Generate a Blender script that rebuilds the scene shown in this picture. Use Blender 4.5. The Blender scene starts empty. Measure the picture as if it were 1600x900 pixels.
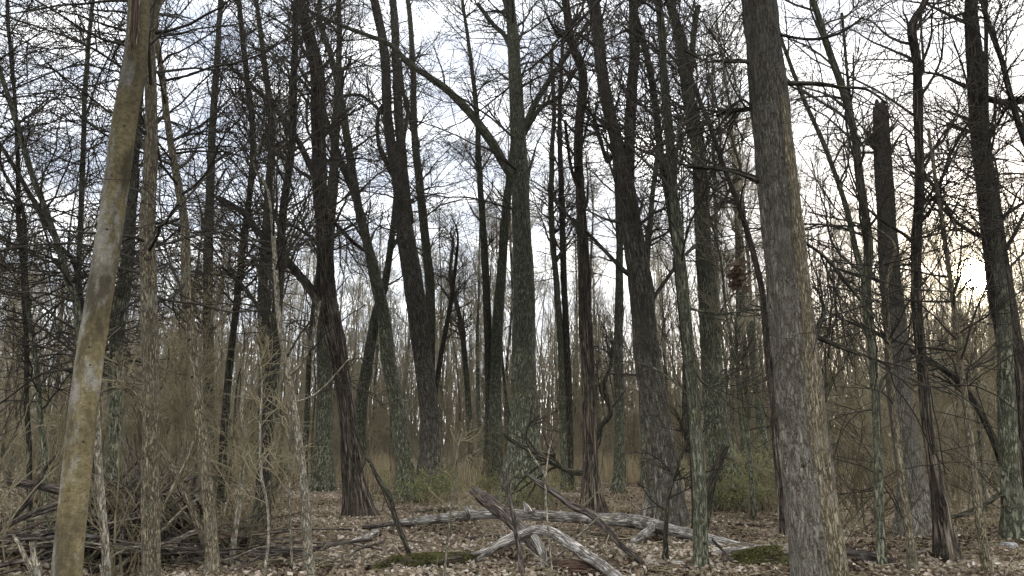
import bpy, math
import numpy as np
from mathutils import Vector

# ------------------------------------------------------------------ camera, sky, sun, exposure
sc = bpy.context.scene
F = 1164.0                      # focal length in pixels of a 1600 px wide picture
EYE = 1.6
PITCH = math.atan(240.0 / F)
cam_data = bpy.data.cameras.new('camera')
cam_data.sensor_width = 36.0
cam_data.lens = 36.0 * F / 1600.0
cam_data.clip_start = 0.1
cam_data.clip_end = 1000.0
cam = bpy.data.objects.new('camera', cam_data)
sc.collection.objects.link(cam)
cam.location = (0, 0, EYE)
cam.rotation_euler = (math.pi / 2 + PITCH, 0, 0)
sc.camera = cam

SUN_AZ = math.radians(32.5)     # to the right of the view direction (+Y)
SUN_EL = math.radians(10.5)
sun_dir = Vector((math.sin(SUN_AZ) * math.cos(SUN_EL), math.cos(SUN_AZ) * math.cos(SUN_EL), math.sin(SUN_EL)))

world = bpy.data.worlds.new('World')
sc.world = world
world.use_nodes = True
wt = world.node_tree
wt.nodes.clear()


class NT:
    """small helper for wiring nodes"""
    def __init__(self, tree):
        self.t = tree

    def n(self, typ, ins=None, **props):
        nd = self.t.nodes.new(typ)
        for k, v in props.items():
            setattr(nd, k, v)
        for k, v in (ins or {}).items():
            s = nd.inputs[k]
            if isinstance(v, bpy.types.NodeSocket):
                self.t.links.new(v, s)
            else:
                s.default_value = v
        return nd

    def math(self, op, a, b=None, c=None, clamp=False):
        ins = {0: a}
        if b is not None: ins[1] = b
        if c is not None: ins[2] = c
        nd = self.n('ShaderNodeMath', ins, operation=op)
        nd.use_clamp = clamp
        return nd.outputs[0]

    def mix(self, f, a, b, mode='MIX'):
        nd = self.n('ShaderNodeMix', data_type='RGBA', blend_type=mode)
        for i, v in ((0, f), (6, a), (7, b)):
            s = nd.inputs[i]
            if isinstance(v, bpy.types.NodeSocket): self.t.links.new(v, s)
            else: s.default_value = v
        return nd.outputs[2]

    def ramp(self, f, stops):
        nd = self.n('ShaderNodeValToRGB', {0: f})
        e = nd.color_ramp.elements
        while len(e) > 1: e.remove(e[-1])
        e[0].position, e[0].color = stops[0][0], stops[0][1]
        for p, c in stops[1:]:
            x = e.new(p); x.color = c
        return nd.outputs[0]


def col(r, g, b): return (r, g, b, 1.0)


w = NT(wt)
tc = w.n('ShaderNodeTexCoord').outputs['Generated']
sep = w.n('ShaderNodeSeparateXYZ', {0: tc})
zz = w.math('ADD', w.math('MAXIMUM', sep.outputs[2], 0.0), 0.16)
cu = w.n('ShaderNodeCombineXYZ', {0: w.math('DIVIDE', sep.outputs[0], zz), 1: w.math('DIVIDE', sep.outputs[1], zz), 2: 3.7})
n1 = w.n('ShaderNodeTexNoise', {'Vector': cu.outputs[0], 'Scale': 3.1, 'Detail': 8.0, 'Roughness': 0.58, 'Distortion': 0.3}).outputs[0]
n2 = w.n('ShaderNodeTexNoise', {'Vector': cu.outputs[0], 'Scale': 6.5, 'Detail': 7.0, 'Roughness': 0.6}).outputs[0]
nn = w.math('ADD', w.math('MULTIPLY', n1, 0.7), w.math('MULTIPLY', n2, 0.3))
cloud = w.ramp(nn, [(0.40, col(1.7, 1.85, 2.2)), (0.47, col(2.4, 2.54, 2.86)), (0.53, col(3.5, 3.6, 3.8)), (0.61, col(5.4, 5.38, 5.35)), (0.72, col(6.8, 6.7, 6.5))])
sky = w.n('ShaderNodeTexSky', sky_type='NISHITA', sun_disc=False, sun_elevation=SUN_EL, sun_rotation=SUN_AZ,
          air_density=1.0, dust_density=1.5, ozone_density=1.0)
base = w.mix(0.92, sky.outputs[0], cloud)
dot = w.n('ShaderNodeVectorMath', {0: tc, 1: tuple(sun_dir)}, operation='DOT_PRODUCT').outputs['Value']
dot = w.math('MAXIMUM', dot, 0.0)
glow = w.math('ADD', w.math('MULTIPLY', w.math('POWER', dot, 9.0), 0.55),
              w.math('ADD', w.math('MULTIPLY', w.math('POWER', dot, 420.0), 5.0),
                     w.math('MULTIPLY', w.math('POWER', dot, 12000.0), 600.0)))
gcol = w.mix(1.0, col(1.0, 0.84, 0.52), w.n('ShaderNodeCombineColor', {0: glow, 1: glow, 2: glow}).outputs[0], 'MULTIPLY')
tot = w.mix(1.0, base, gcol, 'ADD')
bg = w.n('ShaderNodeBackground', {'Color': tot, 'Strength': 0.08})
w.n('ShaderNodeOutputWorld', {'Surface': bg.outputs[0]})

sun_data = bpy.data.lights.new('sun', 'SUN')
sun_data.energy = 5.0
sun_data.angle = math.radians(4)
sun_data.color = (1.0, 0.88, 0.70)
sun = bpy.data.objects.new('sun', sun_data)
sc.collection.objects.link(sun)
sun.rotation_euler = sun_dir.to_track_quat('Z', 'Y').to_euler()
sun.location = (30, 50, 30)

vs = sc.view_settings
vs.view_transform = 'Standard'
vs.look = 'None'
vs.gamma = 1.0
vs.use_curve_mapping = False
vs.exposure = 2.8
sc.cycles.max_bounces = 6
sc.cycles.diffuse_bounces = 4
sc.cycles.glossy_bounces = 1
sc.cycles.transmission_bounces = 2
sc.cycles.volume_bounces = 0
sc.cycles.use_denoising = True
sc.cycles.denoiser = 'OPENIMAGEDENOISE'
sc.cycles.denoising_input_passes = 'RGB_ALBEDO_NORMAL'
sc.cycles.denoising_prefilter = 'ACCURATE'
sc.cycles.sample_clamp_indirect = 4.0
sc.cycles.use_adaptive_sampling = True
sc.cycles.adaptive_threshold = 0.02

# ------------------------------------------------------------------ small maths
rng = np.random.default_rng(11)


def unit(v):
    return v / np.maximum(np.linalg.norm(v, axis=-1, keepdims=True), 1e-9)


_tab = np.random.default_rng(5).random(4096)


def vnoise(p):
    """smooth value noise 0..1, p (...,3)"""
    i = np.floor(p).astype(np.int64)
    f = p - i
    f = f * f * (3 - 2 * f)
    out = 0
    for dx in (0, 1):
        for dy in (0, 1):
            for dz in (0, 1):
                h = ((i[..., 0] + dx) * 73856093) ^ ((i[..., 1] + dy) * 19349663) ^ ((i[..., 2] + dz) * 83492791)
                wgt = (f[..., 0] if dx else 1 - f[..., 0]) * (f[..., 1] if dy else 1 - f[..., 1]) * (f[..., 2] if dz else 1 - f[..., 2])
                out = out + _tab[h & 4095] * wgt
    return out


def ground_z(x, y):
    x = np.asarray(x, float); y = np.asarray(y, float)
    p = np.stack([x * 0.35 + 9, y * 0.35 + 3, np.zeros_like(x)], -1)
    q = np.stack([x * 1.3 + 1, y * 1.3 + 30, np.zeros_like(x) + 5], -1)
    return (vnoise(p) - 0.5) * 0.16 + (vnoise(q) - 0.5) * 0.06


CP, SP = math.cos(PITCH), math.sin(PITCH)


def ray(px, py):
    a = (px - 800.0) / F
    b = (450.0 - py) / F
    return np.array([a, CP - b * SP, SP + b * CP])


def at(px, py, Y):
    """world point at picture pixel (px, py), Y metres in front; also pixels-to-metres there"""
    d = ray(px, py)
    t = Y / d[1]
    return np.array([0, 0, EYE]) + d * t, t / F


def ground_dist(px, py):
    d = ray(px, py)
    Y = 15.0
    for _ in range(12):
        t = (float(ground_z(d[0] / d[1] * Y, Y)) - EYE) / d[2]
        Y = 0.5 * Y + 0.5 * t * d[1]
    return Y


def resample(pts, rad, n):
    """Catmull-Rom through pts, n points evenly along"""
    P = np.column_stack([np.asarray(pts, float), np.asarray(rad, float)])
    if len(P) == 2:
        P = np.vstack([P[0], P.mean(0), P[1]])
    E = np.vstack([2 * P[0] - P[1], P, 2 * P[-1] - P[-2]])
    out = []
    for i in range(1, len(E) - 2):
        u = np.linspace(0, 1, 16, endpoint=False)[:, None]
        a, b, c, d = E[i - 1], E[i], E[i + 1], E[i + 2]
        out.append(0.5 * (2 * b + (c - a) * u + (2 * a - 5 * b + 4 * c - d) * u ** 2 + (3 * b - a - 3 * c + d) * u ** 3))
    out.append(P[-1:])
    Q = np.vstack(out)
    s = np.concatenate([[0], np.cumsum(np.linalg.norm(np.diff(Q[:, :3], axis=0), axis=1))])
    t = np.linspace(0, s[-1], n)
    R = np.column_stack([np.interp(t, s, Q[:, k]) for k in range(4)])
    return R[:, :3], np.maximum(R[:, 3], 0.0015)


# ------------------------------------------------------------------ meshes
def mk_mesh(name, V, quads, tris=None, attr=None, color=None, smooth=True):
    V = np.asarray(V, np.float32)
    quads = np.asarray(quads, np.int32).reshape(-1, 4)
    tris = np.zeros((0, 3), np.int32) if tris is None else np.asarray(tris, np.int32).reshape(-1, 3)
    me = bpy.data.meshes.new(name)
    me.vertices.add(len(V))
    me.vertices.foreach_set('co', V.ravel())
    nl = len(quads) * 4 + len(tris) * 3
    me.loops.add(nl)
    me.loops.foreach_set('vertex_index', np.concatenate([quads.ravel(), tris.ravel()]))
    me.polygons.add(len(quads) + len(tris))
    st = np.concatenate([np.arange(len(quads)) * 4, len(quads) * 4 + np.arange(len(tris)) * 3]).astype(np.int32)
    me.polygons.foreach_set('loop_start', st)
    me.polygons.foreach_set('use_smooth', np.full(len(st), smooth))
    if attr is not None:
        a = me.attributes.new('bark', 'FLOAT_VECTOR', 'POINT')
        a.data.foreach_set('vector', np.asarray(attr, np.float32).ravel())
    if color is not None:
        a = me.attributes.new('tint', 'FLOAT', 'POINT')
        a.data.foreach_set('value', np.asarray(color, np.float32).ravel())
    me.update(calc_edges=True)
    return me


def tubes(P, R, k):
    """P (M,S,3), R (M,S) -> verts, quads of M open tubes with k sides"""
    M, S = R.shape
    T = np.empty_like(P)
    T[:, 1:-1] = P[:, 2:] - P[:, :-2]
    T[:, 0] = P[:, 1] - P[:, 0]
    T[:, -1] = P[:, -1] - P[:, -2]
    T = unit(T)
    mean = unit(P[:, -1] - P[:, 0])
    ref = np.zeros((M, 3))
    ref[np.arange(M), np.argmin(np.abs(mean), axis=1)] = 1
    ref = ref[:, None, :]
    N1 = unit(ref - T * np.sum(ref * T, -1, keepdims=True))
    N2 = np.cross(T, N1)
    th = np.arange(k) * 2 * math.pi / k
    V = P[:, :, None, :] + R[:, :, None, None] * (N1[:, :, None, :] * np.cos(th)[:, None] + N2[:, :, None, :] * np.sin(th)[:, None])
    idx = np.arange(M * S * k).reshape(M, S, k)
    a = idx[:, :-1, :]
    b = np.roll(a, -1, axis=2)
    c = np.roll(idx[:, 1:, :], -1, axis=2)
    d = idx[:, 1:, :]
    return V.reshape(-1, 3), np.stack([a, b, c, d], -1).reshape(-1, 4)


def join(parts):
    Vs, Qs, o = [], [], 0
    for V, Q in parts:
        Vs.append(V); Qs.append(Q + o); o += len(V)
    return np.vstack(Vs), np.vstack(Qs)


def stem_mesh(name, pts, rad, k=24, n=80, seed=0, ridge=0.0, rfreq=9.0, rstretch=0.12, lump=0.05, flare=0.0,
              broken=False, broken_base=False, wob=0.0, point_tip=False):
    """one solid stem with caps; bark ridges in the surface; attribute bark = (x, y on the girth, metres along)"""
    P, R = resample(pts, rad, n)
    s = np.concatenate([[0], np.cumsum(np.linalg.norm(np.diff(P, axis=0), axis=1))])
    if wob:
        for ax in (0, 1, 2):
            q = np.stack([s * 1.1 + seed * 7.3, np.full(n, ax * 5.1), np.full(n, seed * 1.7)], -1)
            fade = np.minimum(1, s / 0.5)
            P[:, ax] += (vnoise(q) - 0.5) * wob * fade
    T = np.gradient(P, axis=0)
    T = unit(T)
    mean = unit(P[-1] - P[0])
    ref = np.zeros(3); ref[np.argmin(np.abs(mean))] = 1
    N1 = unit(ref[None] - T * (T @ ref)[:, None])
    N2 = np.cross(T, N1)
    th = np.arange(k) * 2 * math.pi / k
    ct, st = np.cos(th), np.sin(th)
    Rm = float(np.mean(R))
    X = np.stack([np.broadcast_to(ct * Rm, (n, k)), np.broadcast_to(st * Rm, (n, k)), np.broadcast_to(s[:, None], (n, k))], -1)
    off = np.array([seed * 3.1, seed * 1.3, seed * 11.7])
    rr = np.broadcast_to(R[:, None], (n, k)).copy()
    if lump:
        rr *= 1 + lump * 2 * (vnoise(X * np.array([3.0, 3.0, 1.6]) + off) - 0.5)
        rr *= 1 + lump * 1.2 * (vnoise(X * np.array([8.0, 8.0, 5.0]) + off * 1.7) - 0.5)
    if ridge:
        a = vnoise(X * np.array([rfreq, rfreq, rfreq * rstretch]) * 2 + off)
        b = vnoise(X * np.array([rfreq, rfreq, rfreq * rstretch]) * 4.3 + off * 2)
        rid = 1 - np.abs(a - 0.5) * 2.6
        rr += ridge * (rid - 0.6 + (b - 0.5) * 0.7)
    if flare:
        e = np.exp(-s / (2.4 * R[0] + 0.05))[:, None]
        rr *= 1 + flare * e * (0.75 + 0.6 * np.sin(th * 3 + seed) * np.cos(th * 2 + seed * 2.1))
    V = P[:, None, :] + rr[:, :, None] * (N1[:, None, :] * ct[:, None] + N2[:, None, :] * st[:, None])
    if broken:
        j = np.abs(vnoise(np.stack([ct * 2.2 + seed, st * 2.2, np.full(k, seed * 2.0)], -1) * 1.6) - 0.2) * R[-1] * 3.4
        V[-1] += T[-1] * j[:, None]
        V[-2] += T[-1] * j[:, None] * 0.5
    if broken_base:
        j = np.abs(vnoise(np.stack([ct * 2.2 + seed, st * 2.2, np.full(k, seed * 3.0)], -1) * 1.6) - 0.2) * R[0] * 2.6
        V[0] -= T[0] * j[:, None]
    idx = np.arange(n * k).reshape(n, k)
    a = idx[:-1]; b = np.roll(a, -1, 1); d = idx[1:]; c = np.roll(d, -1, 1)
    quads = np.stack([a, b, c, d], -1).reshape(-1, 4)
    c0, c1 = n * k, n * k + 1
    V = V.reshape(-1, 3)
    e0 = P[0] + (T[0] * R[0] * 0.3 if broken_base else 0)
    e1 = P[-1] + (T[-1] * R[-1] * (1.5 if point_tip else (0.1 if broken else 0.3)))
    V = np.vstack([V, e0[None], e1[None]])
    r0 = idx[0]; r1 = idx[-1]
    tris = np.vstack([np.stack([np.roll(r0, -1), r0, np.full(k, c0)], -1), np.stack([r1, np.roll(r1, -1), np.full(k, c1)], -1)])
    A = np.vstack([X.reshape(-1, 3), [[0, 0, 0]], [[0, 0, s[-1]]]]) + np.array([0, 0, (seed % 17) * 9.7])
    return mk_mesh(name, V, quads, tris, attr=A), P, R


def grow(rg, P, R, n, t, L, S, ang, up, wig, rfrac, rmax, rtip, droop=0.0, prob=None, taper=0.55, flat=None):
    """n child branches off the parent polylines P (M,S,3) with radii R (M,S)"""
    M, Sp = R.shape
    idx = rg.choice(M, n, p=prob)
    tt = t[0] + (t[1] - t[0]) * rg.random(n)
    f = tt * (Sp - 1)
    i = np.minimum(f.astype(int), Sp - 2)
    u = (f - i)[:, None]
    pos = P[idx, i] * (1 - u) + P[idx, i + 1] * u
    tan = unit(P[idx, i + 1] - P[idx, i])
    r = R[idx, i] * (1 - u[:, 0]) + R[idx, i + 1] * u[:, 0]
    v = rg.normal(size=(n, 3))
    v = unit(v - tan * np.sum(v * tan, -1, keepdims=True))
    a = rg.uniform(ang[0], ang[1], n)[:, None]
    d = tan * np.cos(a) + v * np.sin(a)
    d[:, 2] += up
    d = unit(d)
    ln = rg.uniform(L[0], L[1], n) * (1 - taper * tt)
    step = (ln / (S - 1))[:, None]
    r0 = np.maximum(np.minimum(rmax, r * rfrac), rtip)
    pts = [pos]
    for s in range(S - 1):
        pos = pos + d * step
        pts.append(pos)
        d = d + wig * rg.normal(size=(n, 3))
        d[:, 2] += droop
        d = unit(d)
    Pn = np.stack(pts, 1)
    Rn = r0[:, None] + (rtip - r0)[:, None] * np.linspace(0, 1, S)[None] ** 0.8
    return Pn, Rn


# ------------------------------------------------------------------ scene objects
coll = sc.collection


def obj(name, me, mat, parent=None, loc=None):
    o = bpy.data.objects.new(name, me)
    coll.objects.link(o)
    if mat is not None and (not me.materials):
        me.materials.append(mat)
    if parent is not None:
        o.parent = parent
    if loc is not None:
        o.location = loc
    return o


def tag(o, label=None, cat=None, group=None, kind=None):
    if label: o['label'] = label
    if cat: o['category'] = cat
    if group: o['group'] = group
    if kind: o['kind'] = kind
    return o


def thing(name, label, cat, loc, group=None):
    e = bpy.data.objects.new(name, None)
    coll.objects.link(e)
    e.location = loc
    e.empty_display_size = 0.1
    return tag(e, label, cat, group)


def shift(me, v):
    n = len(me.vertices)
    a = np.empty(n * 3, np.float32)
    me.vertices.foreach_get('co', a)
    a = a.reshape(-1, 3) - np.asarray(v, np.float32)
    me.vertices.foreach_set('co', a.ravel())
    me.update()


# ------------------------------------------------------------------ materials
def new_mat(name):
    m = bpy.data.materials.new(name)
    m.use_nodes = True
    m.node_tree.nodes.clear()
    return m, NT(m.node_tree)


def finish(nt, colr, rough=0.9, bump=None, bump_d=0.01, bump_s=1.0, spec=0.2):
    ins = {'Base Color': colr, 'Roughness': rough, 'Specular IOR Level': spec}
    if bump is not None:
        ins['Normal'] = nt.n('ShaderNodeBump', {'Height': bump, 'Distance': bump_d, 'Strength': bump_s}).outputs[0]
    p = nt.n('ShaderNodeBsdfPrincipled', ins)
    nt.n('ShaderNodeOutputMaterial', {'Surface': p.outputs[0]})


def bark(name, dark, mid, light, freq=28.0, stretch=0.12, lichen=None, lichen_amt=0.5, bump_d=0.012, moss=None, moss_cut=0.62, patch=3.0, upper_shade=0.0, plates=None):
    m, t = new_mat(name)
    at_ = t.n('ShaderNodeAttribute', attribute_name='bark').outputs['Vector']
    info = t.n('ShaderNodeObjectInfo').outputs['Random']
    mp = t.n('ShaderNodeMapping', {'Vector': at_, 'Scale': (freq, freq, freq * stretch)}).outputs[0]
    a = t.n('ShaderNodeTexNoise', {'Vector': mp, 'Scale': 1.0, 'Detail': 5.0, 'Roughness': 0.62, 'Distortion': 0.4}).outputs[0]
    rid = t.math('SUBTRACT', 1.0, t.math('MULTIPLY', t.math('ABSOLUTE', t.math('SUBTRACT', a, 0.5)), 5.0), clamp=True)
    rid = t.math('SUBTRACT', 1.0, rid)
    if plates:
        wv = t.n('ShaderNodeVectorMath', {0: at_, 1: t.n('ShaderNodeVectorMath', {0: t.n('ShaderNodeTexNoise', {'Vector': at_, 'Scale': 14.0, 'Detail': 4.0, 'Roughness': 0.65}).outputs['Color'], 3: 0.05}, operation='SCALE').outputs[0]}, operation='ADD').outputs[0]
        vo = t.n('ShaderNodeTexVoronoi', {'Vector': t.n('ShaderNodeMapping', {'Vector': wv, 'Scale': (plates, plates, plates * 0.075)}).outputs[0], 'Scale': 1.0, 'Randomness': 1.0}, feature='DISTANCE_TO_EDGE').outputs['Distance']
        crack = t.math('ADD', 0.25, t.math('MULTIPLY', vo, 2.6, clamp=True), clamp=True)
        rid = t.math('MULTIPLY', crack, t.math('ADD', 0.3, t.math('MULTIPLY', rid, 0.8)))
    fine = t.n('ShaderNodeTexNoise', {'Vector': at_, 'Scale': 70.0, 'Detail': 3.0, 'Roughness': 0.7}).outputs[0]
    big = t.n('ShaderNodeTexNoise', {'Vector': at_, 'Scale': patch, 'Detail': 4.0, 'Roughness': 0.6}).outputs[0]
    h = t.math('ADD', t.math('MULTIPLY', rid, 0.7), t.math('MULTIPLY', fine, 0.3))
    g_ = 1.75  # overall bark lightness
    dark, mid, light = [tuple(x * q for x in v_) for v_, q in ((dark, 0.75), (mid, g_), (light, g_ * 1.12))]
    c = t.ramp(h, [(0.22, col(*dark)), (0.5, col(*mid)), (0.8, col(*light))])
    c = t.mix(t.math('MULTIPLY', t.math('SUBTRACT', big, 0.45, clamp=True), 2.2, clamp=True), c, col(*[x * 0.6 for x in mid]))
    if lichen:
        ls = t.n('ShaderNodeTexNoise', {'Vector': at_, 'Scale': 9.0, 'Detail': 5.0, 'Roughness': 0.75}).outputs[0]
        lf = t.math('MULTIPLY', t.ramp(ls, [(0.52, col(0, 0, 0)), (0.62, col(1, 1, 1))]), lichen_amt)
        c = t.mix(lf, c, col(*lichen))
    if moss:
        ms = t.n('ShaderNodeTexNoise', {'Vector': at_, 'Scale': 4.0, 'Detail': 5.0, 'Roughness': 0.7}).outputs[0]
        mf = t.ramp(ms, [(moss_cut - 0.06, col(0, 0, 0)), (moss_cut + 0.06, col(0.85, 0.85, 0.85))])
        c = t.mix(mf, c, col(*moss))
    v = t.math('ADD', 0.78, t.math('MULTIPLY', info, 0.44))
    if upper_shade:  # shade of the upper trunk painted into the bark colour, growing with height
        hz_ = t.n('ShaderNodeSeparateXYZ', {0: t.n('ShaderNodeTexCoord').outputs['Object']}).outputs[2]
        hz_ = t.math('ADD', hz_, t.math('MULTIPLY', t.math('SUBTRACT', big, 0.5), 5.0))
        v = t.math('MULTIPLY', v, t.n('ShaderNodeMapRange', {0: hz_, 1: 1.2, 2: 5.2, 3: 1.0, 4: upper_shade}).outputs[0])
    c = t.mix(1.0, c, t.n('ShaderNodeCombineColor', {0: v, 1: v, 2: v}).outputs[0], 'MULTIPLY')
    finish(t, c, 0.92, h, bump_d, 0.9)
    return m


def twig_mat(name, a, b):
    m, t = new_mat(name)
    info = t.n('ShaderNodeObjectInfo').outputs['Random']
    co = t.n('ShaderNodeTexCoord').outputs['Object']
    nz = t.n('ShaderNodeTexNoise', {'Vector': co, 'Scale': 2.2, 'Detail': 2.0}).outputs[0]
    f = t.math('ADD', t.math('MULTIPLY', t.math('SUBTRACT', nz, 0.3), 1.4), t.math('MULTIPLY', t.math('SUBTRACT', info, 0.5), 0.5), clamp=True)
    finish(t, t.mix(f, col(*a), col(*b)), 0.85)
    return m


M = {}
M['grey'] = bark('bark_grey_furrowed', (0.07, 0.056, 0.04), (0.16, 0.143, 0.11), (0.22, 0.203, 0.163), 50, 0.12, (0.32, 0.31, 0.26), 0.35, 0.025, upper_shade=0.34, plates=52)
M['green'] = bark('bark_grey_green', (0.055, 0.054, 0.035), (0.155, 0.155, 0.102), (0.245, 0.245, 0.17), 36, 0.14, (0.285, 0.285, 0.21), 0.35, 0.012, moss=(0.10, 0.095, 0.045), upper_shade=0.34)
M['dark'] = bark('bark_dark_brown', (0.03, 0.027, 0.018), (0.088, 0.08, 0.055), (0.15, 0.138, 0.098), 32, 0.13, None, 0, 0.016, upper_shade=0.34)
M['shag'] = bark('bark_brown_shaggy', (0.03, 0.022, 0.016), (0.135, 0.108, 0.079), (0.28, 0.23, 0.172), 30, 0.055, (0.22, 0.21, 0.165), 0.3, 0.03, upper_shade=0.34)
M['ridged'] = bark('bark_brown_grey_ridged', (0.035, 0.029, 0.022), (0.13, 0.115, 0.088), (0.24, 0.215, 0.168), 21, 0.10, (0.25, 0.245, 0.20), 0.4, 0.03, moss=(0.10, 0.095, 0.05), moss_cut=0.6, upper_shade=0.34, plates=34)
M['flaky'] = bark('bark_brown_flaky', (0.075, 0.058, 0.035), (0.185, 0.155, 0.10), (0.27, 0.235, 0.16), 60, 0.16, (0.28, 0.27, 0.21), 0.35, 0.01, upper_shade=0.6)
M['pale'] = bark('bark_pale_tan', (0.13, 0.11, 0.075), (0.27, 0.235, 0.165), (0.40, 0.36, 0.27), 40, 0.25, (0.42, 0.42, 0.36), 0.5, 0.008)
M['deadwood'] = bark('weathered_barkless_wood', (0.13, 0.11, 0.088), (0.50, 0.465, 0.40), (0.66, 0.625, 0.56), 34, 0.10, None, 0, 0.014, patch=2.6, moss=(0.15, 0.118, 0.088), moss_cut=0.55)
M['deadbark'] = bark('dead_branch_bark', (0.035, 0.028, 0.022), (0.12, 0.095, 0.075), (0.26, 0.22, 0.185), 40, 0.08, (0.34, 0.32, 0.28), 0.4, 0.014)
M['redwood'] = bark('rotting_red_wood', (0.05, 0.03, 0.02), (0.16, 0.10, 0.07), (0.30, 0.20, 0.145), 40, 0.06, None, 0, 0.014)
M['mossy'] = bark('mossy_rotten_log', (0.035, 0.03, 0.02), (0.11, 0.085, 0.06), (0.22, 0.18, 0.13), 30, 0.12, None, 0, 0.02, moss=(0.10, 0.105, 0.03), moss_cut=0.5)
M['twig'] = twig_mat('twig_dark', (0.04, 0.034, 0.025), (0.095, 0.082, 0.06))
M['twigtan'] = twig_mat('twig_tan', (0.21, 0.175, 0.10), (0.56, 0.475, 0.30))
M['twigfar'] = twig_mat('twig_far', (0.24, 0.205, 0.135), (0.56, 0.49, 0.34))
M['twigolive'] = twig_mat('twig_olive', (0.11, 0.095, 0.055), (0.44, 0.385, 0.235))


def smooth_bark():
    """smooth beech-like bark: grey on one flank, tan algae on the other, dark speckles and pale lichen"""
    m, t = new_mat('bark_smooth_tan')
    at_ = t.n('ShaderNodeAttribute', attribute_name='bark').outputs['Vector']
    sx = t.math('MULTIPLY', t.n('ShaderNodeSeparateXYZ', {0: at_}).outputs[1], -1.0)
    n_big = t.n('ShaderNodeTexNoise', {'Vector': t.n('ShaderNodeMapping', {'Vector': at_, 'Scale': (7, 7, 2.6)}).outputs[0], 'Scale': 1.0, 'Detail': 6.0, 'Roughness': 0.68}).outputs[0]
    side = t.math('ADD', t.math('MULTIPLY', sx, 4.6), t.math('MULTIPLY', t.math('SUBTRACT', n_big, 0.5), 4.2))
    f = t.ramp(t.math('ADD', side, 0.52), [(0.28, col(0, 0, 0)), (0.58, col(1, 1, 1))])
    fine = t.n('ShaderNodeTexNoise', {'Vector': at_, 'Scale': 32.0, 'Detail': 7.0, 'Roughness': 0.75}).outputs[0]
    g = t.ramp(fine, [(0.3, col(0.20, 0.18, 0.14)), (0.52, col(0.32, 0.295, 0.235)), (0.68, col(0.43, 0.405, 0.335))])
    o = t.ramp(fine, [(0.3, col(0.085, 0.066, 0.036)), (0.5, col(0.225, 0.18, 0.088)), (0.7, col(0.35, 0.295, 0.165))])
    c = t.mix(f, g, o)
    band = t.n('ShaderNodeTexNoise', {'Vector': t.n('ShaderNodeMapping', {'Vector': at_, 'Scale': (9, 9, 40)}).outputs[0], 'Scale': 1.0, 'Detail': 4.0, 'Roughness': 0.7}).outputs[0]
    c = t.mix(t.ramp(band, [(0.60, col(0, 0, 0)), (0.68, col(0.55, 0.55, 0.55))]), c, col(0.10, 0.08, 0.045))
    lic = t.n('ShaderNodeTexVoronoi', {'Vector': t.n('ShaderNodeMapping', {'Vector': t.n('ShaderNodeVectorMath', {0: at_, 1: t.n('ShaderNodeTexNoise', {'Vector': at_, 'Scale': 25.0}).outputs['Color']}, operation='ADD').outputs[0], 'Scale': (9, 9, 6)}).outputs[0], 'Scale': 1.0, 'Randomness': 1.0}).outputs['Distance']
    c = t.mix(t.ramp(lic, [(0.11, col(0.7, 0.7, 0.7)), (0.15, col(0, 0, 0))]), c, col(0.48, 0.47, 0.40))
    drk = t.n('ShaderNodeTexNoise', {'Vector': t.n('ShaderNodeMapping', {'Vector': at_, 'Scale': (5, 5, 1.3), 'Location': (3, 1, 2)}).outputs[0], 'Scale': 1.0, 'Detail': 6.0, 'Roughness': 0.72}).outputs[0]
    c = t.mix(t.ramp(drk, [(0.46, col(0, 0, 0)), (0.60, col(0.85, 0.85, 0.85))]), c, col(0.10, 0.08, 0.045))
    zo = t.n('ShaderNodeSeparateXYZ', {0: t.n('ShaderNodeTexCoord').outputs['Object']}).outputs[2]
    va = t.n('ShaderNodeMapRange', {0: t.math('ADD', zo, t.math('MULTIPLY', t.math('SUBTRACT', drk, 0.5), 4.0)), 1: 1.9, 2: 4.2, 3: 1.0, 4: 0.38}).outputs[0]  # upper trunk shade painted into the colour, broken up by the stain mask
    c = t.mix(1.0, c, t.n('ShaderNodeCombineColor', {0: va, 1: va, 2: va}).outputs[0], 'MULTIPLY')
    finish(t, c, 0.85, t.math('ADD', t.math('MULTIPLY', fine, 0.5), band), 0.006, 0.9)
    return m


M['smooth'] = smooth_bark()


def ground_mat():
    m, t = new_mat('leaf_litter_soil')
    co = t.n('ShaderNodeTexCoord').outputs['Object']
    v = t.n('ShaderNodeTexVoronoi', {'Vector': co, 'Scale': 13.0, 'Randomness': 1.0})
    n_ = t.n('ShaderNodeTexNoise', {'Vector': co, 'Scale': 0.7, 'Detail': 6.0, 'Roughness': 0.6}).outputs[0]
    g = t.n('ShaderNodeSeparateColor', {0: v.outputs['Color']}).outputs[0]
    c = t.ramp(g, [(0.0, col(0.09, 0.062, 0.04)), (0.45, col(0.23, 0.17, 0.11)), (0.8, col(0.39, 0.31, 0.22)), (1.0, col(0.54, 0.45, 0.34))])
    c = t.mix(t.ramp(n_, [(0.42, col(0, 0, 0)), (0.62, col(0.7, 0.7, 0.7))]), c, col(0.085, 0.065, 0.042))
    hh = t.math('ADD', g, t.math('MULTIPLY', v.outputs['Distance'], -0.8))
    finish(t, c, 0.95, hh, 0.03, 0.8)
    return m


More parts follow.
